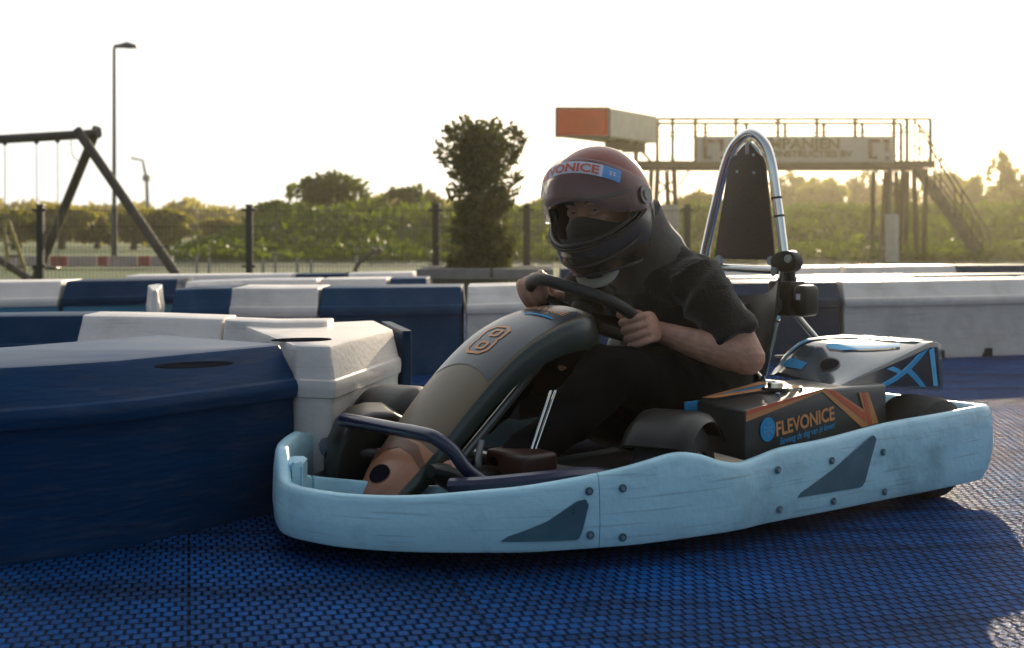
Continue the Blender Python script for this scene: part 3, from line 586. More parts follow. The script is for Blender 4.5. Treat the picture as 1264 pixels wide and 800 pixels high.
# sign box
sb=empty('sign_box',(P(752,0,25.8).x,25.8,0),0,'large hanging sign box with red face and cream side left of the footbridge','sign box'); so=Vector(sb.location)
c0=[P(686,133,25.8),P(752,133,25.8),P(811,145,27.7),P(745,143.5,27.7)]; zt_=P(0,133,25.8).z; zb_=P(0,169,25.8).z
pl=[Vector((p.x,p.y,0))-so for p in c0]; pl[3]=pl[0]+(pl[2]-pl[1])
mb=MB(); n=4
mb.loft([[Vector((p.x,p.y,z)) for p in pl] for z in (zb_,zt_)]); mb.build('cabinet',M['signwhite'],sb,smooth=False,bevel=.02)
mb=MB(); mb.poly([pl[0]+Vector((.03,-.012,zb_+.03)),pl[1]+Vector((-.03,-.012,zb_+.03)),pl[1]+Vector((-.03,-.012,zt_-.03)),pl[0]+Vector((.03,-.012,zt_-.03))],(0,.008,0)); mb.build('red_face',M['signred'],sb,smooth=False)
mb=MB()
for i in (0,1):
    for z in (zb_,zt_): mb.tube([pl[0]+Vector((0,-.01,z)),pl[1]+Vector((0,-.01,z))],.018,5)
    mb.tube([pl[i]+Vector((0,-.01,zb_)),pl[i]+Vector((0,-.01,zt_))],.018,5)
mb.build('frame',M['gant'],sb,smooth=False)
mb=MB()
for q in (.45,.8): p=pl[1].lerp(pl[2],q)-Vector((.3,0,0)); mb.box((p.x,p.y,zb_-.12),(.5,.1,.2)); mb.tube([Vector((p.x,p.y,zb_)),Vector((P(812 if q>.6 else 765,0,28).x-so.x,28-so.y+.6,zd))],.03,6)
mb.build('hanger',M['gant'],sb,smooth=False)
mb=MB(); p=P(785,0,27.2)-so; mb.tube([(p.x,p.y,0),(p.x,p.y,zb_)],.05,8); mb.build('support_post',M['gant'],sb)
# wrapped leg, white board, chair-like frame
root=empty('wrapped_post',(P(1101,0,27.4).x,27.4,0),0,'white sheet wrapped around a bridge support leg','wrapping')
mb=MB(); rr=random.Random(4); mb.loft([[Vector(((.13+.02*rr.random())*math.cos(2*PI*q/14),(.1+.02*rr.random())*math.sin(2*PI*q/14),z)) for q in range(14)] for z in (0,.15,.3,.45,.6,.75,.9,1.05)]); mb.build('sheet',M['wrap'],root)
zc=P(0,266,27.4).z
root=empty('white_board',(P(826,0,27.3).x,27.3,0),0,'upright white corrugated board standing beside the left bridge legs','board')
z1=P(0,253,27.3).z; mb=MB()
for k in range(7): mb.box((-.18+.06*k,0,z1/2),(.052,.03,z1))
mb.box((0,.02,z1/2),(.42,.015,z1)); mb.build('panel',M['wrap'],root,smooth=False,bevel=.004)
root=empty('umpire_chair',(P(1079,0,26).x,26,0),0,'tall spindly pale wooden lookout chair in front of the right bridge legs','chair'); o0=Vector(root.location)
z1=P(0,306,26).z; z2=P(0,290,26).z
for sx in (-1,1):
    for sy in (-1,1): mb=MB(); mb.tube([(sx*.20,sy*.18,0),(sx*.12,sy*.10,z1 if sy<0 else z2)],.018,6); mb.build('leg',M['gant_pale'],root)
mb=MB(); mb.box((0,0,z1),(.30,.26,.03)); mb.build('seat',M['gant_pale'],root,smooth=False)
mb=MB(); mb.box((0,.11,z2-.05),(.26,.02,.08)); mb.build('backrest',M['gant_pale'],root,smooth=False)
mb=MB(); mb.tube([(-.17,-.16,.12),(.17,-.16,.12)],.012,5); mb.tube([(-.15,-.14,.25),(.15,-.14,.25)],.012,5); mb.build('rungs',M['gant_pale'],root)
#KART#
# ================================================================== KART (local frame: x forward, y to the driver's left, z up)
K=empty('go_kart',(KO[0],KO[1],0),R(180)+PHI,'white-bumpered rental go-kart with long grey nose fairing, chrome roll hoop and one seated driver','go-kart')
# footprint of the bumper, anticlockwise from the front tip round the near (left) side to the rear and back
near=[(1.138,0),(1.135,.058),(1.103,.164),(1.023,.279),(.902,.386),(.823,.442),(.70,.497),(.60,.532),(.447,.561),(.35,.572),(.258,.568),(.05,.577),(-.18,.583),(-.337,.590),(-.50,.590),(-.604,.580),(-.67,.535),(-.70,.44),(-.715,.25),(-.72,0)]
far=[(-.715,-.25),(-.70,-.42),(-.66,-.51),(-.58,-.56),(-.4,-.575),(-.18,-.575),(.05,-.57),(.258,-.56),(.35,-.565),(.447,-.555),(.60,-.53),(.74,-.475),(.88,-.38),(.98,-.285),(1.06,-.185),(1.105,-.10),(1.13,-.04)]
base=curve([Vector((a,b,0)) for a,b in near+far],10,closed=True)
ZT=[(1.2,.150),(1.13,.148),(1.02,.152),(.90,.165),(.82,.174),(.70,.190),(.60,.207),(.52,.220),(.46,.212),(.40,.192),(.34,.183),(.28,.188),(.20,.200),(.05,.206),(-.18,.222),(-.4,.227),(-.6,.228),(-.72,.215)]
ZTc=curve([Vector(q+(0,)) for q in ZT],6)
def ztop(p):
    a=p.x
    for i in range(len(ZTc)-1):
        if ZTc[i].x>=a>=ZTc[i+1].x:
            t=(ZTc[i].x-a)/max(1e-6,ZTc[i].x-ZTc[i+1].x); z=ZTc[i].y*(1-t)+ZTc[i+1].y*t; break
    else: z=ZT[-1][1]
    if p.y<-.04 and a>.85: 
        t=min(1,(-.04-p.y)/.12); z=z+(.205-z)*t*t*(3-2*t)*max(0,min(1,(a-.8)/.15))
    return z
nrm=[]
for i in range(len(base)):
    t=(base[(i+1)%len(base)]-base[i-1]).normalized(); nrm.append(Vector((-t.y,t.x,0)))   # inward/outward?
cen=Vector((.2,0,0))
if nrm[0].dot(base[0]-cen)<0: nrm=[-v for v in nrm]
# bulge below seam on the side pod
def sect(i,extra=0):
    p,n=base[i],nrm[i]; z=ztop(p); r=.012; lift=.065*max(0,min(1,(-.56-p.x)/.10))
    prof=[(-.020,.040+lift),(-.004,.042+lift),(0,.05+lift),(.004,.09+lift*.6),(.002,z-.05),(-.002,z-.014),(-.006,z-.004),(-.014,z),(-.024,z-.001),(-.031,z-.008),(-.034,z-.03),(-.036,.06+lift)]
    return [p+n*(o+extra)+Vector((0,0,zz)) for o,zz in prof]
def idx(a,b): return min(range(len(base)),key=lambda i:(base[i].x-a)**2+(base[i].y-b)**2)
s0,s1,s2,s3=idx(.70,.497),idx(-.718,.12),idx(-.718,-.12),idx(.64,-.515)
N=len(base)
def piece(name,i0,i1,n=None):
    k=[i%N for i in range(i0,i1 if i1>i0 else i1+N)]
    rings=[sect(i) for i in k]; 
    t=(rings[0][0]-rings[1][0]).normalized()*.0016; rings[0]=[v-t for v in rings[0]]
    mb=MB(); mb.loft(rings); return mb.build(name,M['bumper'],K,angle=50)
fb=piece('front_bumper',s3,s0+1); nb_=piece('side_bumper',s0,(s1+s2)//2+1); fs_=piece('side_bumper',(s1+s2)//2,s3+1)
# inner lip of the front bumper
lipm=[(367,563,.185),(366,572,.175),(372,583,.150),(390,588,.135),(429,592,.125),(500,598,.118),(560,600,.118),(620,597,.122),(684,588,.130),(725,583,.140)]
lp_=[U(x,y,z=z) for x,y,z in lipm]; lp_=curve(lp_,6); mb=MB(); rings=[]
for j_,p in enumerate(lp_):
    t=(lp_[min(j_+1,len(lp_)-1)]-lp_[max(j_-1,0)]); t.z=0; t.normalize(); n=Vector((-t.y,t.x,0)); n=n if n.x>0 or n.y>0 else -n; th=.010+.012*max(0,1-j_/8)
    rings.append([Vector((p.x,p.y,0))+n*a+Vector((0,0,c)) for a,c in ((th,.055),(th,p.z-.006),(th*.6,p.z),(-th*.4,p.z),(-th,p.z-.006),(-th,.055))])
mb.loft(rings); mb.build('front_bumper_inner_lip',M['bumper'],K)
# floor tray
mb=MB(); pl=[(lambda b_:Vector((max(b_.x,-.56),b_.y,0)))(base[i]+nrm[i]*(-.03)) for i in range(0,N,3)]; mb.poly([p+Vector((0,0,.046)) for p in pl],(0,0,.012)); mb.build('floor_tray',M['black_pl'],K,smooth=False)
mb=MB(); 
pts=[base[i%N]+nrm[i%N]*(-.065)+Vector((0,0,.080)) for i in range(idx(.9,-.37),idx(.66,.51)+N)]; mb.tube(pts,[(.045,.02)]*len(pts),8); mb.build('bumper_cushion',M['black_pl'],K)
# grey triangular badges + bolts on the side
def on_side(a,z,o=0):        # point on the outer bumper surface, near side, at along-position a
    best=min((i for i in range(N) if base[i].y>.2 or base[i].x>1.0),key=lambda i:abs(base[i].x-a))
    # interpolate
    for j in (best-1,best):
        p,q=base[j%N],base[(j+1)%N]
        if (p.x-a)*(q.x-a)<=0 and abs(p.x-q.x)>1e-6:
            t=(a-p.x)/(q.x-p.x); b=p.lerp(q,t); n=nrm[j%N].lerp(nrm[(j+1)%N],t).normalized(); return b+n*(.003+o)+Vector((0,0,z))
    return base[best]+nrm[best]*(.003+o)+Vector((0,0,z))
def side_poly(name,pts,m,o=.003):
    # triangulated fan grid between bottom and top edges
    xs0=min(p[0] for p in pts); xs1=max(p[0] for p in pts); n=26; rows=[]
    def span(a):
        zs=[]
        for i in range(len(pts)):
            p,q=pts[i],pts[(i+1)%len(pts)]
            if (p[0]-a)*(q[0]-a)<=0 and p[0]!=q[0]: t=(a-p[0])/(q[0]-p[0]); zs.append(p[1]+(q[1]-p[1])*t)
        return min(zs),max(zs)
    mb=MB(); vs=[];fs=[]
    for i in range(n+1):
        a=xs0+1e-4+(xs1-xs0-2e-4)*i/n; lo,hi=span(a); vs+=[on_side(a,lo,o),on_side(a,hi,o)]
    for i in range(n): fs.append((2*i,2*i+1,2*i+3,2*i+2))
    mb.add(vs,fs); return mb.build(name,m,K,smooth=True,solid=.003)
M['tri']=mat('grey_blue_badge',(.055,.13,.17),.3,coat=.4,var=.2,dirt=(.2,.3,.33),dirt_amt=.25,dscale=12)
side_poly('triangular_badge',[(.880,.066),(.868,.076),(.800,.104),(.745,.140),(.727,.143),(.722,.132),(.737,.070),(.744,.063)],M['tri'])
side_poly('triangular_badge',[(.172,.088),(.165,.096),(.05,.138),(-.085,.200),(-.100,.203),(-.106,.192),(-.062,.094),(-.05,.085)],M['tri'])
for px,py in ((727,606),(757,600),(728,660),(757,660),(965,581),(1028,569),(967,630),(1030,619),(1089,558),(1091,607)):
    b=.49 if px<800 else .583; q=U(px,py,b=b); p=on_side(q.x,q.z,.0); n=(on_side(q.x,q.z,.01)-p).normalized()
    mb=MB(); mb.cyl(p,p+n*.0025,.0085,16); mb.build('washer',M['tri'],K); mb=MB(); mb.cyl(p+n*.002,p+n*.0055,.0042,10); mb.build('bolt',M['bolt'],K)
# seam strip rivets (small dark scuffs) skipped: scuffs live in the material
# chassis tubes
def TB(name,pts,r,m,n=6,seg=10,sm=True): mb=MB(); mb.tube(curve(pts,n) if sm else pts,r,seg); return mb.build(name,m,K)
for s in (1,-1):
    TB('chassis_rail',[(.80,s*.16,.085),(.3,s*.22,.085),(-.2,s*.27,.085),(-.62,s*.25,.085)],.017,M['navy_tube'])
    TB('side_tube',[(.88,s*.24,.150),(.84,s*.33,.163),(.74,s*.385,.170),(.64,s*.40,.168),(.56,s*.405,.15),(.40,s*.41,.10)],.017,M['navy_tube'])
TB('front_hoop',[(.62,-.205,.09),(.74,-.205,.15),(.835,-.205,.205),(.872,-.195,.236),(.885,-.15,.243),(.888,0,.246),(.885,.15,.247),(.878,.190,.240),(.855,.212,.215),(.82,.225,.17),(.76,.24,.135),(.60,.25,.10)],.0155,M['navy_tube'],8,12)
TB('front_axle',[(.50,-.36,.12),(.46,0,.11),(.42,.36,.12)],.014,M['steel'],4)
TB('tie_rod',[(.70,.02,.125),(.60,.20,.125),(.50,.34,.13)],.006,M['chrome'],4,8)
TB('rear_axle',[(-.45,-.50,.125),(-.45,.50,.125)],.018,M['steel'],1,12)
# front cowl behind the hoop at the far side
def rbox(name,x0,x1,y0,y1,z0,z1,m,bev=.03,shear=0):
    mb=MB(); mb.box(((x0+x1)/2,(y0+y1)/2,(z0+z1)/2),(x1-x0,y1-y0,z1-z0)); 
    for v in mb.v:
        if v.z>z1-1e-4: v.x+=shear
    return mb.build(name,m,K,bevel=bev,bseg=4)
mb=MB(); prof_=[(.965,.07),(.965,.13),(.955,.18),(.93,.225),(.895,.25),(.85,.258),(.80,.255),(.76,.235),(.74,.18),(.74,.07)]
mb.loft([[Vector((x*(1)-sh,y,z*k+(1-k)*.07)) for x,z in prof_] for y,sh,k in ((-.355,.14,.86),(-.335,.12,.97),(-.30,.10,1),(-.20,.045,1),(-.145,.03,1),(-.13,.03,.94))]); mb.build('front_cowl',M['black_pl'],K,bevel=.012,bseg=3,angle=180)
# wheels
def wheel(c,steer,name='wheel',w=.125,r=.128,fend=True,par=K):
    m=Matrix.Translation(Vector(c))@Matrix.Rotation(steer,4,'Z'); s=1 if c[1]>0 else -1
    mb=MB(); rings=[]; seg=36
    for y,rr in ((-w/2,.068),(-w/2,r-.025),(-w/2+.012,r-.006),(-w/2+.03,r),(w/2-.03,r),(w/2-.012,r-.006),(w/2,r-.025),(w/2,.068)):
        rings.append([m@Vector((rr*math.cos(2*PI*q/seg),y,rr*math.sin(2*PI*q/seg))) for q in range(seg)])
    mb.loft(rings,caps=False); mb.loft([rings[0],rings[-1]],caps=False); t=mb.build(name,M['rubber'],par)
    mb=MB(); rings=[]
    for y,rr in ((-w/2+.005,.066),(s*(w/2-.004) if s>0 else -w/2+.006,.066)): rings.append(rr)
    prof=[(w/2-.006,.067),(w/2-.002,.060),(w/2-.03,.055),(w/2-.035,.030),(w/2-.005,.026),(w/2+.004,.018)]
    mb.loft([[m@Vector((rr*math.cos(2*PI*q/seg),s*y,rr*math.sin(2*PI*q/seg))) for q in range(seg)] for y,rr in prof],caps=True); rim=mb.build('rim',M['steel'],t)
    if fend:
        R0=r+.022; mb=MB(); a0,a1=R(36),R(146); n=22; W2=w/2+.02
        def fn(u,v):
            a=a0+(a1-a0)*u; y=-W2+2*W2*v; e=abs(v*2-1); rr=R0+.008-.022*max(0,e-.75)/.25
            return m@Vector((rr*math.cos(a),y,rr*math.sin(a)*.98))
        mb.grid(fn,n,10); mb.build('mudguard',M['black_pl'],par,solid=.004)
    return t
wheel((.385,.40,.128),R(22)); wheel((.60,-.375,.128),R(22))
wheel((-.45,.475,.128),0,w=.15,fend=False); wheel((-.45,-.475,.128),0,w=.15,fend=False)
# ---------------- nose fairing
SP=[(.930,.072,.046,.012),(.926,.098,.068,.026),(.900,.140,.088,.038),(.845,.198,.102,.046),(.75,.296,.112,.052),(.655,.380,.117,.056),(.57,.438,.122,.060),(.49,.474,.126,.066),(.43,.491,.128,.072),(.385,.497,.124,.078),(.345,.490,.114,.080),(.318,.465,.098,.07),(.308,.435,.080,.05)]
def arclen(c):
    d=[0]
    for i in range(1,len(c)): d.append(d[-1]+math.hypot(c[i].x-c[i-1].x,c[i].y-c[i-1].y))
    return d
_c=curve([Vector((a,z,w)) for a,z,w,dd in SP],6); _d=curve([Vector((dd,0,0)) for a,z,w,dd in SP],6); _l=arclen(_c); SPc=[];SPd=[]
for q_ in range(61):
    t_=_l[-1]*q_/60; i=max(k for k in range(len(_l)-1) if _l[k]<=t_+1e-9); f_=(t_-_l[i])/max(1e-9,_l[i+1]-_l[i]); SPc.append(_c[i].lerp(_c[i+1],f_)); SPd.append(_d[i].lerp(_d[i+1],f_))
def nose(s,v,o=0):          # s 0 tip..1 rear, v -1 far edge .. 1 near edge
    f=s*(len(SPc)-1); i=min(int(f),len(SPc)-2); t=f-i; c=SPc[i].lerp(SPc[i+1],t); t2=(SPc[min(i+2,len(SPc)-1)]-SPc[max(i-1,0)]); tn=Vector((t2.x,0,t2.y)).normalized()
    n=Vector((-tn.z,0,tn.x)); n=n if n.z>0 else -n
    n=Vector((tn.z,0,-tn.x)) if Vector((tn.z,0,-tn.x)).z>0 else n
    crown=.022*(1-abs(v)**2.2)
    p=Vector((c.x,v*c.z,c.y))+n*(crown-.022); nn_=(n+Vector((0,1,0))*.35*v*abs(v)).normalized()
    return p+nn_*o
def nside(s,sd,k,o=0):      # side skirt, k 0 top..1 bottom
    f=s*(len(SPc)-1); i=min(int(f),len(SPc)-2); t=f-i; dd=SPd[i].lerp(SPd[i+1],t).x
    p=nose(s,sd,0); q=nose(s,sd*.9,0)
    top=p; down=Vector((-.10,sd*.006,-1)).normalized()
    return top+down*dd*k+Vector((0,sd*(.004*math.sin(k*PI)+o),0))
NS=60
mb=MB(); tip_s=.22; pan0,pan1=.60,.93
def msel(s,v):
    if s<.10+.02*(1-v*v)*0: return 3
    return 0
vs=[]; fs=[]; NV=16
for i in range(NS+1):
    s=i/NS; row=[]
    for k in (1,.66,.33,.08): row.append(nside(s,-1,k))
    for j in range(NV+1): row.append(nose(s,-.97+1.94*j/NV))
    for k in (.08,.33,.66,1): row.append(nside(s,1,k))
    vs+=row
nr=NV+9; mi=[]
for i in range(NS):
    for j in range(nr-1):
        fs.append((i*nr+j,(i+1)*nr+j,(i+1)*nr+j+1,i*nr+j+1))
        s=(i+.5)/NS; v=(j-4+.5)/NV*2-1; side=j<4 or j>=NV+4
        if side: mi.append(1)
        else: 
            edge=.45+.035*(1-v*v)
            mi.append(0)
mb.v=vs; mb.f=[list(f) for f in fs]; mb.m=mi
# tip cap
n0=len(mb.v); tipring=list(range(nr)); mb.f.append(tipring[::-1]); mb.m.append(1)
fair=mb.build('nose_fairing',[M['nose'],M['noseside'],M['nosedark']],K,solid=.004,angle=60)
def ndecal(name,m,poly,nu=1,o=.0025,par=None):   # poly in (s,v); rasterised via triangulation+subdivision
    bm=bmesh.new(); vv=[bm.verts.new((p[0],p[1],0)) for p in poly]; bm.faces.new(vv); bmesh.ops.triangulate(bm,faces=bm.faces)
    for _ in range(4): bmesh.ops.subdivide_edges(bm,edges=[e for e in bm.edges if e.calc_length()>.05],cuts=1); bmesh.ops.triangulate(bm,faces=bm.faces)
    mb=MB(); mb.add([nose(v.co.x,v.co.y,o) for v in bm.verts],[tuple(v.index for v in f.verts) for f in bm.faces] if bm.verts.index_update() is None else []); bm.free()
    return mb.build(name,m,par or fair,smooth=True)
ndecal('dark_panel',M['nosedark'],[(.455,-.93)]+[(.455+.035*(1-(k/5)**2),.90*k/5) for k in range(-4,5)]+[(.455,.90),(.6,.92),(.85,.90),(.885,.7),(.885,-.7),(.85,-.90),(.6,-.92)],o=.0012)
ndecal('copper_tip',M['nosetip'],[(.01,-.9),(.13,-.95),(.165,-.96),(.20,-.5),(.215,0),(.215,.5),(.20,.96),(.13,.95),(.01,.9)],o=.0015)
ndecal('brown_band',M['brown'],[(.125,-.96),(.165,-.96),(.20,-.5),(.215,0),(.205,.5),(.165,.96),(.145,.96),(.175,.5),(.185,0),(.165,-.5)],o=.0028)
ndecal('oval_intake_shade',M['hole_shade'],[(.095+.028*math.cos(2*PI*q/20),-.05+.40*math.sin(2*PI*q/20)) for q in range(20)],o=.004)  # flat dark oval painting the shade inside an intake
# number 8 : octagonal outline strokes
def ring2(name,outer,inner,m,o):
    mb=MB(); n=len(outer); k=4; vs=[];fs=[]
    O=[];I=[]
    for i in range(n):
        for q in range(k):
            t=q/k; O.append((outer[i][0]*(1-t)+outer[(i+1)%n][0]*t,outer[i][1]*(1-t)+outer[(i+1)%n][1]*t)); I.append((inner[i][0]*(1-t)+inner[(i+1)%n][0]*t,inner[i][1]*(1-t)+inner[(i+1)%n][1]*t))
    N2=len(O); vs=[nose(s,v,o) for s,v in O]+[nose(s,v,o) for s,v in I]
    for i in range(N2): fs.append((i,(i+1)%N2,N2+(i+1)%N2,N2+i))
    mb.add(vs,fs); return mb.build(name,m,fair)
c8,h8,w8=(.60,-.05),.068,.36
def oct8(k,kw): return [(c8[0]-h8*k,c8[1]-w8*.55*kw),(c8[0]-h8*k,c8[1]+w8*.55*kw),(c8[0]-h8*k*.72,c8[1]+w8*kw),(c8[0]-h8*.14*k,c8[1]+w8*kw),(c8[0],c8[1]+w8*.86*kw),(c8[0]+h8*.14*k,c8[1]+w8*kw),(c8[0]+h8*k*.72,c8[1]+w8*kw),(c8[0]+h8*k,c8[1]+w8*.55*kw),(c8[0]+h8*k,c8[1]-w8*.55*kw),(c8[0]+h8*k*.72,c8[1]-w8*kw),(c8[0]+h8*.14*k,c8[1]-w8*kw),(c8[0],c8[1]-w8*.86*kw),(c8[0]-h8*.14*k,c8[1]-w8*kw),(c8[0]-h8*k*.72,c8[1]-w8*kw)]
ring2('number_eight',oct8(1,1),oct8(.86,.82),M['orange'],.003)
for sg in (-1,1):
    cc=(c8[0]+sg*h8*.44,0); sq=lambda k: [(cc[0]+h8*.27*k*a,w8*.42*k*b) for a,b in ((-1,-.6),(-1,.6),(-.6,1),(.6,1),(1,.6),(1,-.6),(.6,-1),(-.6,-1))]
    ring2('number_eight',sq(1),sq(.55),M['orange'],.003)
# small lettering across the top of the nose: reads with its foot towards the tip
def ntext(name,t,size,s0,v0,width,m):
    vs_,fs_,w_=text_geo(t,size,.0006); k=width/w_
    L_=1.0
    mb=MB(); mb.add([nose(s0+y*L_,v0+x*k,.0045) for x,y,z in vs_],fs_); return mb.build(name,m,fair,smooth=False)
ntext('lettering','FLEVONICE',.036,.79,-.50,1.25,M['orange'])
ndecal('blue_underline',M['cyan'],[(.755,-.1),(.763,-.1),(.763,.68),(.755,.68)],o=.0035)
# steering column, pedals, stand-in box, brackets
TB('steering_column',[(.70,0,.13),(.30,0,.475)],.011,M['steel'],1)
for o_ in (0,.014): TB('chrome_rod',[U(686-o_*400,482,b=.255),U(661-o_*330,554,b=.255)],.0030,M['chrome'],1,8,False)
rbox('stand_in_box',.60,.70,.12,.26,.10,.195,M['red_pl'],.012)  # plain dark red box standing in for parts lost in lens flare
for y in (.15,-.15):
    TB('pedal',[(.70,y,.07),(.74,y,.16),(.73,y,.22)],.008,M['steel'],4); 
TB('gear_glint',[(.36,.10,.40),(.33,.16,.375)],.006,M['chrome'],1)
mb=MB(); mb.ball((.345,.12,.395),.012,10); mb.build('switch_knob',M['chrome'],K)
# seat shell
mb=MB(); 
def seat(u,v):
    y=(v-.5)*2; t=u
    pth=[(.20,.13),(.08,.10),(-.06,.10),(-.16,.15),(-.22,.27),(-.27,.40),(-.30,.50)]
    f=t*(len(pth)-1); i=min(int(f),len(pth)-2); k=f-i; a=pth[i][0]*(1-k)+pth[i+1][0]*k; z=pth[i][1]*(1-k)+pth[i+1][1]*k
    w_=.185+.01*math.sin(t*PI); e=abs(y)**3
    return Vector((a+.05*e*t,y*w_,z+.11*e*(1-t*.5)))
mb.grid(seat,24,16); mb.build('seat',M['black_pl'],K,solid=.008)
# ---------------- near side box
boxp=[(.247,.165),(.247,.279),(-.02,.305),(-.284,.300),(-.284,.195)]
mb=MB(); rings=[]
mb.loft([[Vector((a,y,z)) for a,z in boxp] for y in (.30,.49)])
for v in mb.v:
    if v.y<.4 and v.x>.2: v.x-=.045
sbx=mb.build('side_box',M['boxgrey'],K,bevel=.006,bseg=3,smooth=True)
def bd(name,pts,m,o=.0022,par=sbx):
    mb=MB(); mb.poly([(a,.49+o,z) for a,z in pts],(0,-.0012,0)); return mb.build(name,m,par,smooth=False)
q=lambda px,py:(lambda p:(p.x,p.z))(U(px,py,b=.492))
g_=lambda x,y:q(900+x/6.02,470+y/6.02)
bd('orange_edge_band',[g_(128,222),g_(128,305),g_(690,82),g_(770,66),g_(700,58)],M['orange'])
bd('red_edge_band',[g_(128,222),g_(130,258),g_(690,72),g_(700,58)],M['redorange'],.003)
bd('orange_stripe',[g_(690,80),g_(775,66),g_(1010,222),g_(1012,340),g_(985,345)],M['orange'],.0026)
bd('red_stripe',[g_(730,74),g_(765,68),g_(1012,245),g_(1012,305)],M['redorange'],.0034)
bd('orange_stripe',[g_(962,88),g_(1034,88),g_(1108,312),g_(1012,340),g_(1004,230)],M['orange'],.0030)
bd('red_stripe',[g_(985,88),g_(1010,88),g_(1062,325),g_(1030,330)],M['redorange'],.0038)
# emblem disc with snowflake
ec=q(947,530); mb=MB(); mb.poly([(ec[0]+.0255*math.cos(2*PI*k/28),.4945,ec[1]+.0275*math.sin(2*PI*k/28)) for k in range(28)],(0,-.002,0)); em=mb.build('round_emblem',M['cyan'],sbx,smooth=False)
mb=MB()
for k in range(6):
    a=PI/2+k*PI/3; d=Vector((math.cos(a),0,math.sin(a))); pr=Vector((-d.z,0,d.x)); c_=Vector((ec[0],.4955,ec[1]))
    mb.box(c_+d*.0085,(.014,.001,.0022),rot=Matrix.Rotation(-a,3,'Y'))
    for sgn in (-1,1):
        mb.box(c_+d*.0125+pr*sgn*.0028,(.008,.001,.0018),rot=Matrix.Rotation(-(a+sgn*.8),3,'Y'))
        mb.box(c_+d*.0165,(.003,.001,.003),rot=Matrix.Rotation(-a-.78,3,'Y'))
mb.build('snowflake',M['cyan_pale'],em,smooth=False)
tl,tr=q(957.5,538.5),q(1030,517.5); ang=math.atan2(tr[1]-tl[1],tl[0]-tr[0]); W_=math.hypot(tr[0]-tl[0],tr[1]-tl[1])
ffn=lambda x,y:Vector((tl[0]-x*math.cos(ang)+y*math.sin(ang),.4932,tl[1]+x*math.sin(ang)+y*math.cos(ang)))
text_obj('lettering','FLEVONICE',.0455,ffn,M['orange'],sbx,bold=.0012,width=W_)
tl2,tr2=q(962,549),q(1031,527.5); W2_=math.hypot(tr2[0]-tl2[0],tr2[1]-tl2[1]); ang2=math.atan2(tr2[1]-tl2[1],tl2[0]-tr2[0])
ffn2=lambda x,y:Vector((tl2[0]-x*math.cos(ang2)+y*math.sin(ang2),.4932,tl2[1]+x*math.sin(ang2)+y*math.cos(ang2)))
text_obj('tagline','Beweeg de dag van je leven!',.022,ffn2,M['cyan'],sbx,bold=.0002,shear=.3,width=W2_)
# box top decals + chrome filler
def topz(a): 
    return .279+(.247-a)/.267*.026 if a>-.02 else .305-.005*(-.02-a)/.264
def td(name,pts,m,o=.002):
    mb=MB(); vs_=[]; mb.poly([(a,b,topz(a)+o) for a,b in pts],(0,0,.001)); return mb.build(name,m,sbx,smooth=False)
td('orange_top_stripe',[(.195,.312),(.170,.312),(-.02,.305),(-.02,.335)],M['orange'])
td('orange_top_stripe',[(.195,.315),(.185,.345),(.06,.385),(-.02,.44),(-.02,.405),(.05,.36)],M['orange'],.0026)
td('blue_top_panel',[(.15,.322),(.05,.350),(-.02,.39),(-.02,.345)],M['cyan'],.0016)
mb=MB(); mb.tube([(.035,.40,.302),(.035,.40,.3075)],[.034,.030],24); mb.build('filler_ring',M['black_pl'],sbx); mb=MB(); mb.tube([(.035,.40,.306),(.035,.40,.318),(.035,.40,.322)],[.019,.018,.010],18); mb.build('filler_cap',M['chrome'],sbx)
for a,b in ((.075,.44),(-.005,.445),(.00,.37)): mb=MB(); mb.ball((a,b,topz(a)+.003),(.006,.006,.004),8); mb.build('screw',M['bolt'],sbx)
rbox('blue_tag',.10,.205,.262,.272,.235,.272,M['cyan'],.002)
TB('handle_glint',[(-.03,.30,.318),(-.03,.28,.335),(-.06,.26,.335)],.006,M['chrome'],4)
# far side box (plain)
mb=MB(); mb.loft([[Vector((a,y,z)) for a,z in boxp] for y in (-.49,-.31)]); mb.build('side_box',M['boxgrey'],K,bevel=.006)
mb=MB(); mb.box((-.30,-.30,.27),(.30,.22,.22)); mb.build('motor_cover',M['black_pl'],K,bevel=.04,bseg=4)
# ---------------- rear cover
CA0,CA1=-.175,-.585; CB0,CB1=.165,.452
def cv(u,v,o=0):     # u front->back, v far->near ; top surface
    front=CA0+.04*v-.05*(1-v); back=CA1+.03*(1-v)
    a=front+(back-front)*u; b=CB0+(CB1-CB0)*v+ .00*u-.03*(1-v)*u
    fa=math.sin(min(1,u*2.3)*PI/2); ne=min(1,u*1.12); ww=max(0,(v-.35)/.65)**1.3; zt=.312+.078*(fa*(1-ww)+ne*ww)-.012*v*(1-u)
    zt-=.10*max(0,u-.90)**2/.01*.12
    zt-=.020*max(0,.14-v)/.14
    return Vector((a,b,zt+o))
def cbot(u,v):
    p=cv(u,v); return Vector((p.x,p.y,.302-.044*u if v>.5 else .300-.03*u))
mb=MB(); nu,nv=24,14
g0=len(mb.v); mb.grid(lambda u,v:cv(u,v),nu,nv)
mb.grid(lambda u,k:cv(u,1)*(1-k)+(cbot(u,1)+Vector((0,.004,0)))*k,nu,5)
mb.grid(lambda u,k:cv(u,0)*(1-k)+cbot(u,0)*k,nu,5)
mb.grid(lambda v,k:cv(0,v)*(1-k)+cbot(0,v)*k,nv,3)
mb.grid(lambda v,k:cv(1,v)*(1-k)+cbot(1,v)*k,nv,5)
mb.grid(lambda u,v:cbot(u,0)*(1-v)+cbot(u,1)*v,nu,2)
me_=MB(); 
bm=bmesh.new(); vv=[bm.verts.new(v) for v in mb.v]
for f in mb.f:
    try: bm.faces.new([vv[i] for i in f])
    except Exception: pass
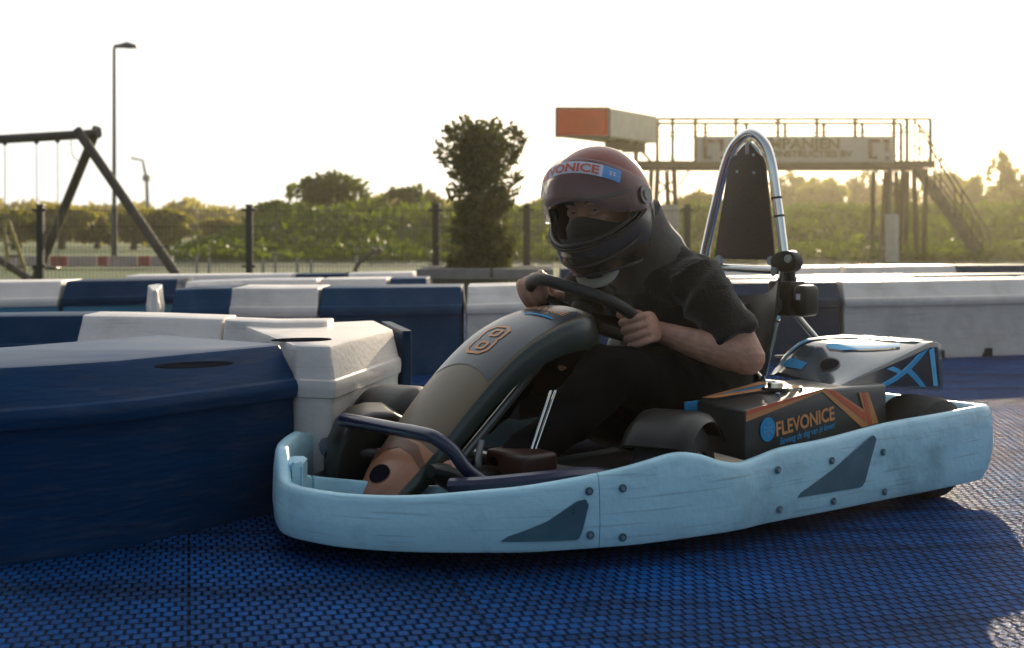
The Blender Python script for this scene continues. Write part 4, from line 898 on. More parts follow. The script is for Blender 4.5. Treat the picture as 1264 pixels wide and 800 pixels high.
bmesh.ops.remove_doubles(bm,verts=bm.verts,dist=.0008); bm.verts.index_update(); me_.add([v.co.copy() for v in bm.verts],[tuple(v.index for v in f.verts) for f in bm.faces]); bm.free()
cover=me_.build('rear_cover',M['cover'],K,bevel=.008,bseg=3,angle=60)
def ctop(name,m,pts,o=.004):
    bm=bmesh.new(); vv=[bm.verts.new((p[0],p[1],0)) for p in pts]; bm.faces.new(vv); bmesh.ops.triangulate(bm,faces=bm.faces)
    for _ in range(3): bmesh.ops.subdivide_edges(bm,edges=[e for e in bm.edges if e.calc_length()>.08],cuts=1); bmesh.ops.triangulate(bm,faces=bm.faces)
    bm.verts.index_update(); mb=MB(); mb.add([cv(v.co.x,v.co.y,o) for v in bm.verts],[tuple(v.index for v in f.verts) for f in bm.faces]); bm.free(); return mb.build(name,m,cover)
ctop('blue_stripe',M['cyan'],[(.05,.08),(.16,.05),(.82,.18),(.82,.42)])  # blue print on the top, enlarged to stand for sky reflection as well
ctop('blue_stripe',M['cyan'],[(.06,.10),(.04,.20),(.05,.42),(.11,.44),(.12,.2)])
ctop('blue_stripe',M['cyan_pale'],[(.30,.50),(.34,.42),(.78,.80),(.70,.88),(.35,.62)])
ctop('blue_stripe',M['cyan_pale'],[(.74,.20),(.86,.16),(.93,.90),(.84,.90),(.80,.5)])
# snowflakes along the rear edge
for v0 in (.42,.62):
    mb=MB()
    for k in range(6):
        a=k*PI/3; 
        for q_ in (0,):
            d=(math.cos(a)*.05,math.sin(a)*.05); n_=(-math.sin(a)*.006,math.cos(a)*.006)
            mb.add([cv(.86+n_[0],v0+n_[1]*1.4,.006),cv(.86+d[0]+n_[0],v0+d[1]*1.4+n_[1],.006),cv(.86+d[0]-n_[0],v0+d[1]*1.4-n_[1],.006),cv(.86-n_[0],v0-n_[1]*1.4,.006)],[(0,1,2,3)])
    mb.build('snowflake_print',M['cyan_pale'],cover)
# cup hole
hc=(.17,.66); mb=MB(); ringf=lambda s,o:[cv(hc[0]+.060*s*math.cos(2*PI*k/20),hc[1]+.085*s*math.sin(2*PI*k/20),o) for k in range(20)]
mb.loft([ringf(1.25,.001),ringf(1.2,.0035),ringf(1.08,.0035)],caps=False); mb.build('cup_rim',M['black_pl'],cover); mb=MB(); mb.loft([ringf(1.08,.0022),ringf(.5,.0025),ringf(.05,.0022)],caps=True); mb.build('cup_hole_shade',M['hole_shade'],cover)  # flat dark disc paints the shade inside the cup opening
# near face window with blue stripes
def cf(u,k,o=.006): p=cv(u,1)*(1-k)+cbot(u,1)*k; return Vector((p.x,p.y+.004*k+o,p.z))
def cface(name,m,pts,o):
    bm=bmesh.new(); vv=[bm.verts.new((p[0],p[1],0)) for p in pts]; bm.faces.new(vv); bmesh.ops.triangulate(bm,faces=bm.faces)
    for _ in range(3): bmesh.ops.subdivide_edges(bm,edges=[e for e in bm.edges if e.calc_length()>.12],cuts=1); bmesh.ops.triangulate(bm,faces=bm.faces)
    bm.verts.index_update(); mb=MB(); mb.add([cf(v.co.x,v.co.y,o) for v in bm.verts],[tuple(v.index for v in f.verts) for f in bm.faces]); bm.free(); return mb.build(name,m,cover)
cface('side_window',M['cover_side'],[(.03,.6),(.10,.30),(.30,.16),(.95,.10),(.97,.92),(.05,.92)],.0015)
cface('blue_stripe',M['cyan'],[(.34,.94),(.42,.94),(.86,.10),(.78,.12)],.0035)
cface('blue_stripe',M['cyan_pale'],[(.30,.94),(.34,.94),(.78,.12),(.74,.14)],.0035)
cface('blue_stripe',M['cyan_pale'],[(.44,.22),(.50,.20),(.58,.42),(.545,.50)],.003)
cface('blue_stripe',M['cyan'],[(.62,.50),(.665,.42),(.82,.94),(.76,.94)],.003)
cface('blue_stripe',M['cyan_pale'],[(.86,.14),(.91,.12),(.94,.92),(.895,.92)],.003)
mb=MB(); b_=cf(.30,.98,.004); mb.cyl(b_,b_+Vector((0,.006,0)),.006,10); mb.build('bolt',M['bolt'],cover)
TB('cover_stay',[(-.34,.09,.335),(-.36,.16,.34)],.004,M['chrome'],1,8)
# ---------------- roll hoop
HA=-.345
hoopc=[U(x,y,a=HA) for x,y in ((941,462),(952,415),(962,365),(968,328),(964,285),(958,240),(952,200),(943,176),(926,164),(908,172),(898,196),(888,240),(880,285),(872,328))]
mirror=[Vector((HA,p.y*1.0,p.z)) for p in hoopc]
def hp(y,z,a=HA): return Vector((a,y,z))
hl=[(.045,.27),(.075,.37),(.098,.48),(.118,.585),(.108,.68),(.090,.78),(.070,.87),(.045,.925),(0,.952)]
# measured points give the true outline, made symmetric about y=-.006
pts_=[hp(p.y,p.z) for p in hoopc]
left=pts_[:9]; 
sym=[Vector((HA,-p.y-.012-.050*max(0,min(1,(.95-p.z)/.35)),p.z)) for p in left[:-1]][::-1]
TB('roll_hoop',left+sym,.0135,M['chrome'],6,14)
inner=[Vector((HA+.004,(p.y+.006)*.72-.006,p.z-.03)) for p in left[3:]]; inner=inner+[Vector((HA+.004,-p.y-.012-.030*max(0,min(1,(.92-p.z)/.35)),p.z)) for p in inner[:-1]][::-1]
TB('inner_hoop',inner,.006,M['chrome'],6,10)
xz=U(925,331,a=HA).z
TB('cross_bar',[(HA,-.165,xz),(HA,.115,xz-.004)],.0115,M['chrome'],1,12)
# headrest panel
pan=[]
for p in left[3:]: pan.append(Vector((HA+.012,(p.y+.006)*.80-.006,p.z-(.0 if p.z<.9 else .03))))
pan[0].z=xz+.025; pan=pan+[Vector((p.x,-p.y-.012-.026*max(0,min(1,(.92-p.z)/.35)),p.z)) for p in pan[:-1]][::-1]
pc=curve(pan,4); mb=MB(); mb.poly(pc,(-.008,0,0)); hd=mb.build('headrest_panel',M['leather'],K,bevel=.002)
for y,z in ((.02,.895),(-.045,.90),(.022,.845),(-.04,.85)): mb=MB(); mb.ball((HA+.014,y,z),(.003,.005,.005),8); mb.build('screw',M['bolt'],hd)
for y in (.085,-.105): 
    mb=MB(); mb.cyl((HA+.005,y,xz+.022),(HA+.02,y,xz+.022),.013,14); mb.build('clamp_bolt',M['bolt'],K)
mb=MB(); mb.box((HA+.01,-.004,.915),(.008,.014,.035)); mb.build('top_hook',M['steel'],K,bevel=.003)
for (a_,b_) in ((3,.35),(2,.5),(4,.4),(4,.9),(1,.4)):
    p=left[a_].lerp(left[a_+1],b_); t=(left[a_+1]-left[a_]).normalized(); mb=MB(); mb.cyl(p-t*.003,p+t*.003,.0155,14); mb.build('cable_tie',M['tie'],K)
TB('back_stay',[left[2],(HA-.20,.14,.30),(HA-.24,.16,.14)],.009,M['chrome'],3,10)
TB('back_stay',[(HA,-left[2].y-.012,left[2].z),(HA-.20,-.14,.30),(HA-.24,-.16,.14)],.009,M['chrome'],3,10)
TB('hose',[left[1]+Vector((.01,-.0,.07)),left[1]+Vector((.05,-.03,.085)),left[1]+Vector((.10,-.06,.05)),left[1]+Vector((.10,-.06,-.05))],.012,M['black_pl'],6,8)
# clamp bracket with electronics box hanging off the hoop
bc=U(979,321,a=HA-.01)
mb=MB()
mb.loft([[Vector((HA+x,bc.y+.034*math.cos(2*PI*k/20)*(1 if math.cos(2*PI*k/20)>0 else 1.6),bc.z-.004+.030*math.sin(2*PI*k/20))) for k in range(20)] for x in (-.012,.022)]); mb.build('clamp_plate',M['black_pl'],K,bevel=.003)
for dy,dz in ((.012,.004),(-.035,-.03)): mb=MB(); mb.cyl((HA+.02,bc.y+dy,bc.z+dz),(HA+.03,bc.y+dy,bc.z+dz),.011,14); mb.build('clamp_bolt',M['bolt'],K)
TB('bracket_arm',[(HA+.004,bc.y-.005,bc.z-.02),(HA,bc.y,bc.z-.06),(HA,bc.y+.002,bc.z-.10)],.017,M['black_pl'],4,10)
d0=U(973,368,a=HA); d1=U(992,371,a=HA)
mb=MB(); mb.box((HA,d0.y-.005,d0.z),(.07,.075,.095)); eb=mb.build('electronics_box',M['black_pl'],K,bevel=.006,bseg=3)
mb=MB(); mb.box((HA+.005,d1.y+.012,d1.z),(.075,.040,.085)); mb.build('box_housing',M['black_pl'],eb,bevel=.016,bseg=4)
mb=MB(); mb.cyl((HA+.037,d0.y-.012,d0.z-.018),(HA+.05,d0.y-.012,d0.z-.018),.022,20); mb.build('lens',M['steel'],eb)
mb=MB(); mb.box((HA+.0435,d1.y+.016,d1.z+.012),(.002,.013,.016)); mb.build('white_sticker',M['strip'],eb,smooth=False)
# ---------------- steering wheel
SC=Vector((.285,0,.488)); n_w=Vector((-.53,0,.85)).normalized(); ev0=Vector((.85,0,.53)).normalized(); eu0=Vector((0,1,0)); th=R(30)
eu=eu0*math.cos(th)-ev0*math.sin(th); ev=ev0*math.cos(th)+eu0*math.sin(th)
def sw(u,v,w_=0): return SC+eu*u+ev*v+n_w*w_
rimp=[(-.148,-.01),(-.146,.035),(-.128,.080),(-.088,.108),(-.03,.112),(.03,.112),(.088,.104),(.126,.078),(.147,.035),(.150,-.01),(.146,-.05),(.125,-.095),(.08,-.118),(0,-.122),(-.08,-.118),(-.125,-.095),(-.146,-.05)]
mb=MB(); mb.tube(curve([sw(u,v) for u,v in rimp],5,True),.0155,14,closed=True); stw=mb.build('steering_wheel',M['wheel_grip'],K)
for a_ in ((-.14,0),(.14,0),(0,-.12)):
    mb=MB(); mb.tube([sw(0,0,-.02),sw(a_[0]*.5,a_[1]*.5,-.012),sw(*a_)],[(.022,.006)]*3,8); mb.build('spoke',M['black_pl'],stw)
mb=MB(); mb.tube([sw(0,0,-.04),sw(0,0,.0)],.035,18); mb.build('hub',M['black_pl'],stw)
# ================================================================== DRIVER
D=empty('person',(KO[0],KO[1],0),R(180)+PHI,'driver in charcoal T-shirt and dark red full-face helmet leaning forward and gripping the steering wheel','person')
def ell(c,rx,ry,axis_a,axis_b,n=20,pw=2.0):
    out=[]
    for k in range(n):
        t=2*PI*k/n; x,y=math.cos(t),math.sin(t); f=lambda q:math.copysign(abs(q)**(2/pw),q); out.append(Vector(c)+Vector(axis_a)*rx*f(x)+Vector(axis_b)*ry*f(y))
    return out
Yv=Vector((0,1,0))
def torso(mb,grow=0):
    st=[((-.14,0,.17),.150,.115),((-.13,0,.24),.165,.125),((-.105,0,.32),.160,.125),((-.06,0,.41),.160,.122),((-.01,0,.49),.175,.122),((.040,0,.550),.170,.105),((.075,0,.595),.125,.082),((.095,0,.63),.085,.070)]
    rings=[]
    for i,(c,rx,ry) in enumerate(st):
        a=Vector(st[max(i-1,0)][0]); b=Vector(st[min(i+1,len(st)-1)][0]); t=(b-a).normalized(); fwd=Yv.cross(t).normalized()
        rings.append(ell(c,rx+grow,ry+grow,Yv,fwd,24,2.5))
    mb.loft(rings)
SHn,ELn,SHf,ELf=Vector((.050,.165,.552)),Vector((.035,.312,.372)),Vector((.07,-.165,.575)),Vector((.15,-.255,.415))
# wrists and grips
pn=sw(.150,-.005); pf=sw(-.147,.015)
Md=lambda v:Vector(v).normalized()
def w2l(v): v=Vector(v); return Vector((v.x*KD[0]+v.y*KD[1],v.x*KL[0]+v.y*KL[1],v.z))
def hand(mb,c,u,p,wrap,flip,scale=1.0):
    """grip round a tube: c centre on the tube, u along the tube towards the index finger, p palm direction, wrap direction"""
    u=Md(u); p=Vector(p); p=(p-u*p.dot(u)).normalized(); w_=Vector(wrap); w_=(w_-u*w_.dot(u)-p*w_.dot(p)).normalized()
    pol=lambda ang,r,du:c+u*du+(p*math.cos(ang)+w_*math.sin(ang))*r
    s=scale
    offs=[.0315,.0105,-.0105,-.0305]; ln=[.96,1.05,1.0,.86]; rad=[.0088,.0090,.0088,.0080]
    for i in range(4):
        a1=R(28); du=offs[i]*s; q=ln[i]
        pts=[pol(R(-15),.040*s,du*.8),pol(R(22),.043*s,du*.95),pol(R(58)*q,.0395*s,du),pol(R(98)*q,.0335*s,du),pol(R(140)*q,.0300*s,du*.97),pol(R(185)*q,.0270*s,du*.95),pol(R(222)*q,.0265*s,du*.93)]
        r=rad[i]*s; mb.tube(curve(pts,3),[r*k for k in ([1.15]*3+[1.12]*3+[1.08]*3+[1.06]*3+[1.0]*3+[.95]*3+[.80])],10)
        mb.ball(pts[-1],r*.80,8); mb.ball(pts[3],r*1.14,8); mb.ball(pts[1],r*1.25,8)
    # palm slab
    rings=[]
    for ang,rr,hw,th_ in ((-95,.060,.024,.017),(-70,.050,.031,.019),(-45,.044,.037,.018),(-15,.040,.040,.015),(15,.040,.040,.012),(26,.042,.038,.010)):
        cc=pol(R(ang),rr*s,0); rd=(p*math.cos(R(ang))+w_*math.sin(R(ang))); rings.append(ell(cc,hw*s,th_*s,u,rd,14,2.6))
    mb.loft(rings)
    # thumb
    tp=[pol(R(-75),.050*s,.018*s),pol(R(-95),.042*s,.036*s),pol(R(-125),.034*s,.050*s),pol(R(-160),.030*s,.054*s),pol(R(-195),.028*s,.050*s)]
    mb.tube(curve(tp,4),[ (.0135-.0002*k)*s for k in range(17)],10); mb.ball(tp[-1],.0100*s,8)
    return pol(R(-95),.066*s,0)
body=MB()
# near (left) hand
un=(sw(.147,.04)-sw(.150,-.04)).normalized()
cam_w=w2l((-.20,-.98,0)); 
wr_n=hand(body,U(786,409,b=.135),w2l((-.30,.10,.92)),w2l((.78,-.55,.15)),w2l((-.5,-.85,-.15)),1,1.0)
uf=(sw(-.128,.08)-sw(-.148,-.01)).normalized()
wr_f=hand(body,U(663,362,b=-.125),w2l((.86,-.25,.40)),w2l((-.30,.45,.85)),w2l((-.15,-1,-.1)),1,1.0)
def arm(mb,sh,el,wr,grow=0,upto=1.0):
    up=curve([sh,sh.lerp(el,.5)+Vector((-.012,0,0)),el],4); mb.tube(up,[.056+grow-.012*i/8 for i in range(9)],16); 
    if upto>=1:
        mb.ball(el,.045+grow,14)
        fo=curve([el,el.lerp(wr,.45)+Vector((0,0,-.004)),wr],5); rr=[.043,.0455,.046,.0455,.044,.041,.038,.034,.030,.0265,.0245]; mb.tube(fo,[(r,r*.92) for r in rr],16)
arm(body,SHn,ELn,wr_n); arm(body,SHf,ELf,wr_f)
torso(body)
body.tube([(.075,0,.59),(.12,0,.64),(.175,0,.70)],[.062,.056,.056],16)
# head
HC=Vector((.238,.0,.745))
yaw,pitch,roll=R(19),R(12),R(7)
Fh=Vector((math.cos(yaw)*math.cos(pitch),math.sin(yaw)*math.cos(pitch),-math.sin(pitch))); Lh=Vector((-math.sin(yaw),math.cos(yaw),0)); Uh=Fh.cross(Lh).normalized()
Lh2=(Lh*math.cos(roll)+Uh*math.sin(roll)); Uh2=(Uh*math.cos(roll)-Lh*math.sin(roll))
def hh(x,y,z): return HC+Fh*x+Lh2*y+Uh2*z
mh=Matrix((Fh,Lh2,Uh2)).transposed()
body.ball(hh(-.005,0,.02),(.094,.074,.108),24,rot=mh); body.ball(hh(.030,0,-.045),(.066,.056,.070),20,rot=mh)
body.ball(hh(.080,0,.022),(.016,.050,.012),14,rot=mh)     # brow ridge
body.tube([hh(.082,0,.012),hh(.096,0,-.008),hh(.110,0,-.030)],[.010,.012,.014],12)  # nose
for s in (1,-1): body.ball(hh(.062,s*.038,-.022),(.020,.020,.018),12,rot=mh)          # cheeks
for s in (1,-1):
    hip=Vector((-.10,s*.085,.20)); kn=Vector((.36,s*.165,.345)); an=Vector((.70,s*.15,.12)); 
    body.tube(curve([hip,hip.lerp(kn,.5)+Vector((0,0,.02)),kn],4),[.085,.084,.082,.079,.075,.071,.066,.062,.058],16); body.ball(kn,.058,14)
    body.tube(curve([kn,kn.lerp(an,.4)+Vector((-.01,0,-.01)),an],4),[.055,.055,.056,.054,.050,.045,.040,.036,.034],14)
    body.tube([an+Vector((-.03,0,-.02)),an+Vector((.03,0,-.02)),an+Vector((.09,0,.02)),an+Vector((.13,0,.045))],[.036,.038,.036,.024],12)
bo_=body.build('body',M['skin'],D,remesh=.0026,angle=180,smi=1)
# ---------------- T-shirt
sh=MB(); torso(sh,.010)
def sleeve(mb,s_,e_,f,r0,r1):
    end=s_.lerp(e_,f); pts=curve([s_+(s_-e_)*.12,s_.lerp(e_,.3),end],5); n=len(pts); mb.tube(pts,[r0+(r1-r0)*i/(n-1) for i in range(n)],20)
sleeve(sh,SHn,ELn,.80,.070,.066); sleeve(sh,SHf,ELf,.80,.074,.068)
sh.ball(SHn+Vector((-.01,-.035,-.005)),(.078,.075,.068),18); sh.ball(SHf+Vector((-.01,.035,-.005)),(.085,.08,.072),18)
for v in sh.v: pass
shirt=sh.build('tshirt',M['shirt'],D,remesh=.006,angle=180)
def displace(me,fn):
    n=len(me.vertices); co=[0.0]*(3*n); me.vertices.foreach_get('co',co); no=[0.0]*(3*n); me.vertex_normals.foreach_get('vector',no)
    for i in range(n):
        c=Vector(co[3*i:3*i+3]); f=fn(c)
        for k in range(3): co[3*i+k]+=no[3*i+k]*f
    me.vertices.foreach_set('co',co); me.update()
def shirt_folds(c):
    f=.0065*math.sin(42*(c.z+.7*c.x-.5*abs(c.y))+7*noise.noise(c*7))*(1 if c.z<.54 else .45)+.010*noise.noise(c*9)+.004*noise.noise(c*26)
    return f
displace(shirt.data,shirt_folds)
# trousers
tr=MB()
for s in (1,-1):
    hip=Vector((-.10,s*.085,.20)); kn=Vector((.36,s*.165,.345)); an=Vector((.68,s*.15,.13))
    tr.tube(curve([hip,hip.lerp(kn,.5)+Vector((0,0,.02)),kn],4),[.098,.096,.093,.090,.086,.082,.077,.073,.070],18); tr.ball(kn,.070,16)
    tr.tube(curve([kn,kn.lerp(an,.4)+Vector((-.01,0,-.01)),an],4),[.066,.066,.067,.065,.061,.056,.052,.050,.050],16)
tr.ball((-.13,0,.20),(.13,.175,.10),18)
tro=tr.build('trousers',M['jeans'],D,remesh=.008,angle=180)
displace(tro.data,lambda c:.012*noise.noise(c*11)+.006*noise.noise(c*25))
for s in (1,-1):
    an=Vector((.70,s*.15,.11)); mb=MB(); mb.loft([ell(an+Vector((x,0,z)),w_,h_,Yv,Vector((0,0,1)),14) for x,z,w_,h_ in ((-.06,-.01,.034,.034),(0,0,.043,.050),(.08,.02,.044,.038),(.14,.045,.040,.026),(.17,.058,.020,.014))]); mb.build('shoe',M['black_pl'],D)
# ---------------- collar, balaclava
mb=MB(); rings=[]
for t,(c,rx,ry) in enumerate((((.06,0,.585),.118,.108),((.085,0,.615),.112,.104),((.115,0,.645),.108,.104),((.145,0,.675),.108,.106),((.165,0,.700),.110,.108),((.160,0,.702),.100,.098),((.14,0,.67),.09,.09))):
    tdir=Vector((.62,0,.78)); fwd=Yv.cross(tdir).normalized(); rings.append(ell(c,rx,ry,Yv,fwd,28,2.2))
mb.loft(rings,caps=False); cl=mb.build('collar',M['collar'],D)
displace(cl.data,lambda c:.006*noise.noise(c*20)+.003*math.sin(c.z*160+c.y*20))
mb=MB(); mb.grid(lambda u,v:hh((.082+.030*math.cos((u-.5)*2.2)**6*max(0,1-abs(v-.86)*3))*math.cos((u-.5)*2.7)+.012,.086*math.sin((u-.5)*2.7),-.13+.103*v+.020*v*max(0,math.cos((u-.5)*2.7))**6-.030*v*(1-math.cos((u-.5)*2.7))),32,16)
bal=mb.build('balaclava',M['gaiter'],D,solid=-.004,angle=180)
mb=MB(); mb.grid(lambda u,v:hh(-.004+.098*math.cos((u-.5)*2.9),.080*math.sin((u-.5)*2.9),.040+.07*v-.02*v*abs(u-.5)),24,5); mb.build('hair',M['hair'],D,solid=.004,angle=180)
for s in (1,-1):
    e=hh(.076,s*.031,.004); mb=MB(); mb.ball(e-Fh*.0015,.0112,16); ey=mb.build('eye',M['eye'],D,angle=180)
    look=w2l(Vector((-.2,-.97,-.02))); dd=(Fh*.45+look*.55).normalized(); mb=MB(); mb.ball(e-Fh*.0015+dd*.0076,(.0052,.0052,.0052),12); mb.build('iris',M['iris'],ey,angle=180)
    mb=MB(); mb.tube(curve([hh(.081,s*.014,.006),hh(.0875,s*.024,.0105),hh(.0875,s*.036,.0100),hh(.078,s*.047,.003)],3),[.0040,.005,.0056,.006,.006,.006,.0058,.0052,.0045,.004],8); mb.build('eyelid',M['skin'],D)
    mb=MB(); mb.tube(curve([hh(.081,s*.014,.001),hh(.0865,s*.024,-.0055),hh(.0860,s*.036,-.0055),hh(.078,s*.047,.001)],3),[.0040,.0045,.005,.0052,.0052,.0052,.005,.0046,.0042,.004],8); mb.build('eyelid',M['skin'],D)
    mb=MB(); mb.tube([hh(.091,s*.012,.022),hh(.092,s*.030,.030),hh(.080,s*.052,.024)],[(.0030,.0042),(.0034,.0050),(.002,.003)],8); mb.build('eyebrow',M['hair'],D)
# ---------------- helmet
HCc=Vector((-.004,0,.006))
def hel(az,el,k=1.0,o=0):
    a,b,c=.150*k,.130*k,.146*k
    ce=math.cos(el); se=math.sin(el); front=max(0,math.cos(az))
    low=max(0,-se)
    h=ce if el>0 else math.cos(el*.62)
    x=a*h*math.cos(az)+front**1.5*(.030*min(1,low*1.6))-(.012*low if math.cos(az)<0 else 0); y=b*h*math.sin(az)*(1-.10*low*front); z=c*se*(1 if se>0 else 1.12)
    if math.cos(az)<0: z=max(z,-.125)
    p=Vector((x,y,z)); 
    if o: p+=p.normalized()*o
    return p
def hw(p): return hh(p.x+HCc.x,p.y,p.z+HCc.z)
NA,NE=120,64; E0,E1=R(-72),R(90)
def inport(az,el):
    a=abs(az); 
    if a>R(76): return False
    top=R(13)-R(3)*(a/R(76))**2; bot=R(-27)+R(18)*(a/R(76))**2.2
    return bot<el<top
mb=MB(); vs=[];fs=[];mi=[]
for i in range(NE+1):
    el=E0+(E1-E0)*i/NE
    for j in range(NA): vs.append(hw(hel(-PI+2*PI*j/NA,el)))
for i in range(NE):
    for j in range(NA):
        el=E0+(E1-E0)*(i+.5)/NE; az=-PI+2*PI*(j+.5)/NA
        if inport(az,el): continue
        fs.append((i*NA+j,i*NA+(j+1)%NA,(i+1)*NA+(j+1)%NA,(i+1)*NA+j))
        aa=abs(az); m_=0
        lim=R(4)-R(10)*max(0,(aa-1.3))
        if el<lim and aa<R(128): m_=1
        if R(97)<aa<R(118) and R(-40)<el<R(6) and aa>R(100)-(el)*.25: m_=2
        if R(93)<aa<R(99) and el<R(8): m_=2 if False else m_
        mi.append(m_)
mb.v=vs; mb.f=[list(f) for f in fs]; mb.m=mi
bm=bmesh.new(); vv=[bm.verts.new(v) for v in mb.v]; fl=bm.faces.layers.int.new('mi')
for f,m_ in zip(mb.f,mb.m):
    try: g=bm.faces.new([vv[i] for i in f]); g.material_index=m_
    except Exception: pass
bmesh.ops.remove_doubles(bm,verts=bm.verts,dist=.00001); bmesh.ops.delete(bm,geom=[v for v in bm.verts if not v.link_faces],context='VERTS')
# smooth the port outline
for _ in range(6):
    bv=[v for v in bm.verts if v.is_boundary]; new={}
    for v in bv:
        nb2=[e.other_vert(v) for e in v.link_edges if e.is_boundary]
        if len(nb2)==2: new[v]=v.co.lerp((nb2[0].co+nb2[1].co)/2,.5)
    for v,c in new.items(): v.co=c
bm.verts.index_update()
mb2=MB(); mb2.add([v.co.copy() for v in bm.verts],[tuple(v.index for v in f.verts) for f in bm.faces]); mb2.m=[f.material_index for f in bm.faces]; 
# boundary loops for trim
loops=[]; seen=set()
for v in bm.verts:
    if v.is_boundary and v not in seen:
        lp=[v]; seen.add(v); cur=v
        while True:
            nx=[e.other_vert(cur) for e in cur.link_edges if e.is_boundary and e.other_vert(cur) not in seen]
            if not nx: break
            cur=nx[0]; seen.add(cur); lp.append(cur)
        loops.append([x.co.copy() for x in lp])
bm.free()
helm=mb2.build('helmet',[M['helm_red'],M['helm_blk'],M['helm_white']],D,solid=.012,angle=50)
# solidify goes inward because normals point out
for lp in loops:
    if len(lp)>20: mb=MB(); mb.tube(lp,.0045,8,closed=True); mb.build('edge_trim',M['helm_trim'],helm)
mb=MB(); mb.grid(lambda u,v:hw(hel(-PI+2*PI*u,R(-70)+R(158)*v,.90)),48,24,keep=lambda u,v:not inport((-PI+2*PI*u)*.93,(R(-70)+R(158)*v)*1.0)); mb.build('helmet_liner',M['gaiter'],helm)
# chin bar ridge and vents
mb=MB(); mb.tube([hw(hel(R(a),R(-31)+R(18)*(abs(a)/80)**2.0,1.0,.003)) for a in range(-84,85,6)],[(.004,.010)]*29,8); mb.build('chin_ridge',M['helm_trim'],helm)
mb=MB(); mb.tube([hw(hel(R(a),R(-52)+R(22)*(abs(a)/80)**2.0,1.0,.002)) for a in range(-80,81,8)],[(.003,.004)]*21,8); mb.build('chin_line',M['helm_trim'],helm)
# visor, raised
VT=R(40); cvt,svt=math.cos(VT),math.sin(VT)
def vis(az,el,o=0):
    a_=abs(az)/R(92); p=hel(az*1.0,el,1.0,.006+o); 
    p=Vector((.150*math.cos(el)*math.cos(az),.132*math.cos(el)*math.sin(az),.150*math.sin(el)))
    p=p*1.06; p.x*=1+.10*max(0,math.cos(az))**2; p+=p.normalized()*o; 
    q=Vector((p.x*cvt-p.z*svt,p.y,p.x*svt+p.z*cvt)); return hw(q)
def vtop(u): a=abs(u*2-1); return R(12)-R(20)*max(0,a-.86)/.14*.6
def vbot(u): a=abs(u*2-1); return R(-30)+R(24)*max(0,a-.62)/.38*.75
mb=MB(); mb.grid(lambda u,v:vis(-R(97)+R(194)*u,vbot(u)+(vtop(u)-vbot(u))*v),64,16); visor=mb.build('visor',M['visor'],helm,solid=.0025,angle=180)
def vstrip(name,m,a0,a1,e0,e1,o):
    mb=MB(); mb.grid(lambda u,v:vis(a0+(a1-a0)*u,e0+(e1-e0)*v,o),40,4); return mb.build(name,m,visor,angle=180)
vstrip('visor_strip',M['strip'],R(-68),R(37),R(-5),R(7),.0022)
vstrip('blue_patch',M['strip_blue'],R(37),R(54),R(-5),R(7),.0022); vstrip('blue_patch',M['strip_blue'],R(-80),R(-68),R(-5),R(7),.0022)
vs_,fs_,w_=text_geo('FLEVONICE',1.0,.03); 
mb=MB(); A0,A1=R(-42),R(34)   # reading direction: image left to right = from the driver's right to his left
mb.add([vis(A0+(A1-A0)*x/w_,R(-3.2)+y*R(11.5),.0036) for x,y,z in vs_],fs_); mb.build('lettering',M['redorange'],visor,smooth=False)
mb=MB()
for dx in (-2.2,1.2):
    for dy in (0,2.2): mb.grid(lambda u,v:vis(R(45.5+dx+2.0*u),R(-1+dy+1.6*v),.0036),2,2)
mb.build('patch_mark',M['strip'],visor,smooth=False)
for s in (1,-1):
    p=vis(s*R(84),R(-2),.003); n=(vis(s*R(84),R(-2),.01)-p).normalized(); mb=MB(); mb.cyl(p-n*.006,p+n*.003,.024,24); mb.cyl(p+n*.003,p+n*.006,.013,18); mb.build('visor_pivot',M['helm_blk'],helm)
mb=MB(); mb.tube(curve([hh(.050,.062,-.115),hh(.092,.045,-.165),hh(.10,.0,-.178),hh(.092,-.045,-.165),hh(.05,-.062,-.115)],5),[(.005,.012)]*21,10); mb.build('chin_strap',M['strap'],helm)
#ENDKART#
# haze
mb=MB(); mb.box((0,52,11),(190,122,24)); hz=mb.build('haze',None or M['hole_shade'],smooth=False)
m=bpy.data.materials.new('thin_evening_haze'); m.use_nodes=True; nt=m.node_tree
for n in list(nt.nodes): nt.nodes.remove(n)
o_=nn(nt,'ShaderNodeOutputMaterial'); pv=nn(nt,'ShaderNodeVolumePrincipled'); pv.inputs['Color'].default_value=(1,.92,.70,1); pv.inputs['Density'].default_value=.0009; pv.inputs['Anisotropy'].default_value=.78
nt.links.new(pv.outputs[0],o_.inputs['Volume']); hz.data.materials.clear(); hz.data.materials.append(m); tag(hz,'thin warm evening haze filling the air','haze',kind='stuff')
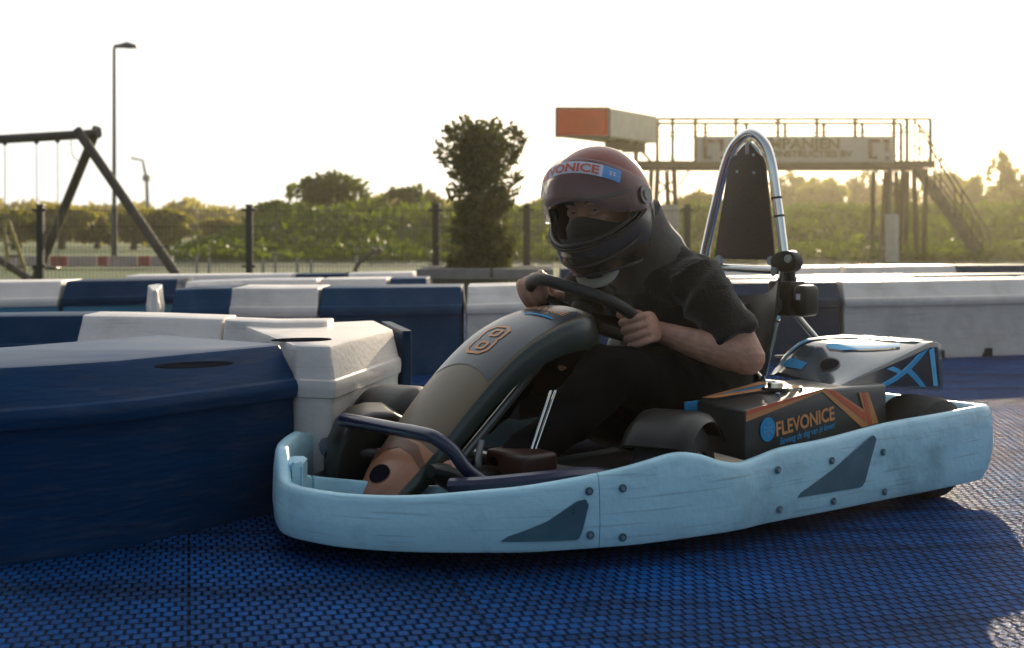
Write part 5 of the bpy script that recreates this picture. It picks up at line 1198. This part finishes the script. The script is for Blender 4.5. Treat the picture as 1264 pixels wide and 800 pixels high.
# ================================================================== LIGHT, SKY, CAMERA
AZ,EL=R(15),R(12.3)
sun=bpy.data.lights.new('sun','SUN'); sun.energy=4.6; sun.angle=R(.6); sun.color=(1,.82,.58)
so_=bpy.data.objects.new('sun',sun); COL.objects.link(so_)
dv=Vector((math.sin(AZ)*math.cos(EL),math.cos(AZ)*math.cos(EL),math.sin(EL))); so_.rotation_euler=dv.to_track_quat('Z','Y').to_euler(); so_.location=dv*50
w=bpy.data.worlds.new('World'); sc.world=w; w.use_nodes=True; nt=w.node_tree; bg=nt.nodes['Background']
sk=nn(nt,'ShaderNodeTexSky'); sk.sky_type='NISHITA'; sk.sun_disc=False; sk.sun_elevation=EL; sk.sun_rotation=AZ; sk.air_density=1.0; sk.dust_density=3.0; sk.ozone_density=1.5
mixw=nn(nt,'ShaderNodeMix',data_type='RGBA'); 
tcw=nn(nt,'ShaderNodeTexCoord'); dt=nn(nt,'ShaderNodeVectorMath',operation='DOT_PRODUCT'); nt.links.new(tcw.outputs['Generated'],dt.inputs[0]); dt.inputs[1].default_value=(math.sin(AZ)*.97,math.cos(AZ)*.97,.22)
mrw=nn(nt,'ShaderNodeMapRange'); mrw.interpolation_type='SMOOTHSTEP'; mrw.inputs['From Min'].default_value=-.15; mrw.inputs['From Max'].default_value=.50; mrw.inputs['To Min'].default_value=.10; mrw.inputs['To Max'].default_value=.82; nt.links.new(dt.outputs['Value'],mrw.inputs[0]); nt.links.new(mrw.outputs[0],mixw.inputs[0])
nt.links.new(sk.outputs[0],mixw.inputs[6]); mixw.inputs[7].default_value=(9.2,9.5,9.7,1)
nt.links.new(mixw.outputs[2],bg.inputs[0]); bg.inputs[1].default_value=.10
cam=bpy.data.cameras.new('camera'); co=bpy.data.objects.new('camera',cam); COL.objects.link(co); sc.camera=co
co.location=(0,0,H); co.rotation_euler=(R(90),0,0); cam.sensor_width=36; cam.lens=36*F/1264; cam.shift_y=-(400-YH)/1264; cam.clip_end=1000; cam.clip_start=.05
cam.dof.use_dof=True; cam.dof.focus_distance=3.05; cam.dof.aperture_fstop=5.0
sc.render.engine='CYCLES'; vs=sc.view_settings; vs.view_transform='Standard'; vs.look='None'; vs.gamma=1; vs.exposure=0.36
sc.render.resolution_x=1024; sc.render.resolution_y=648
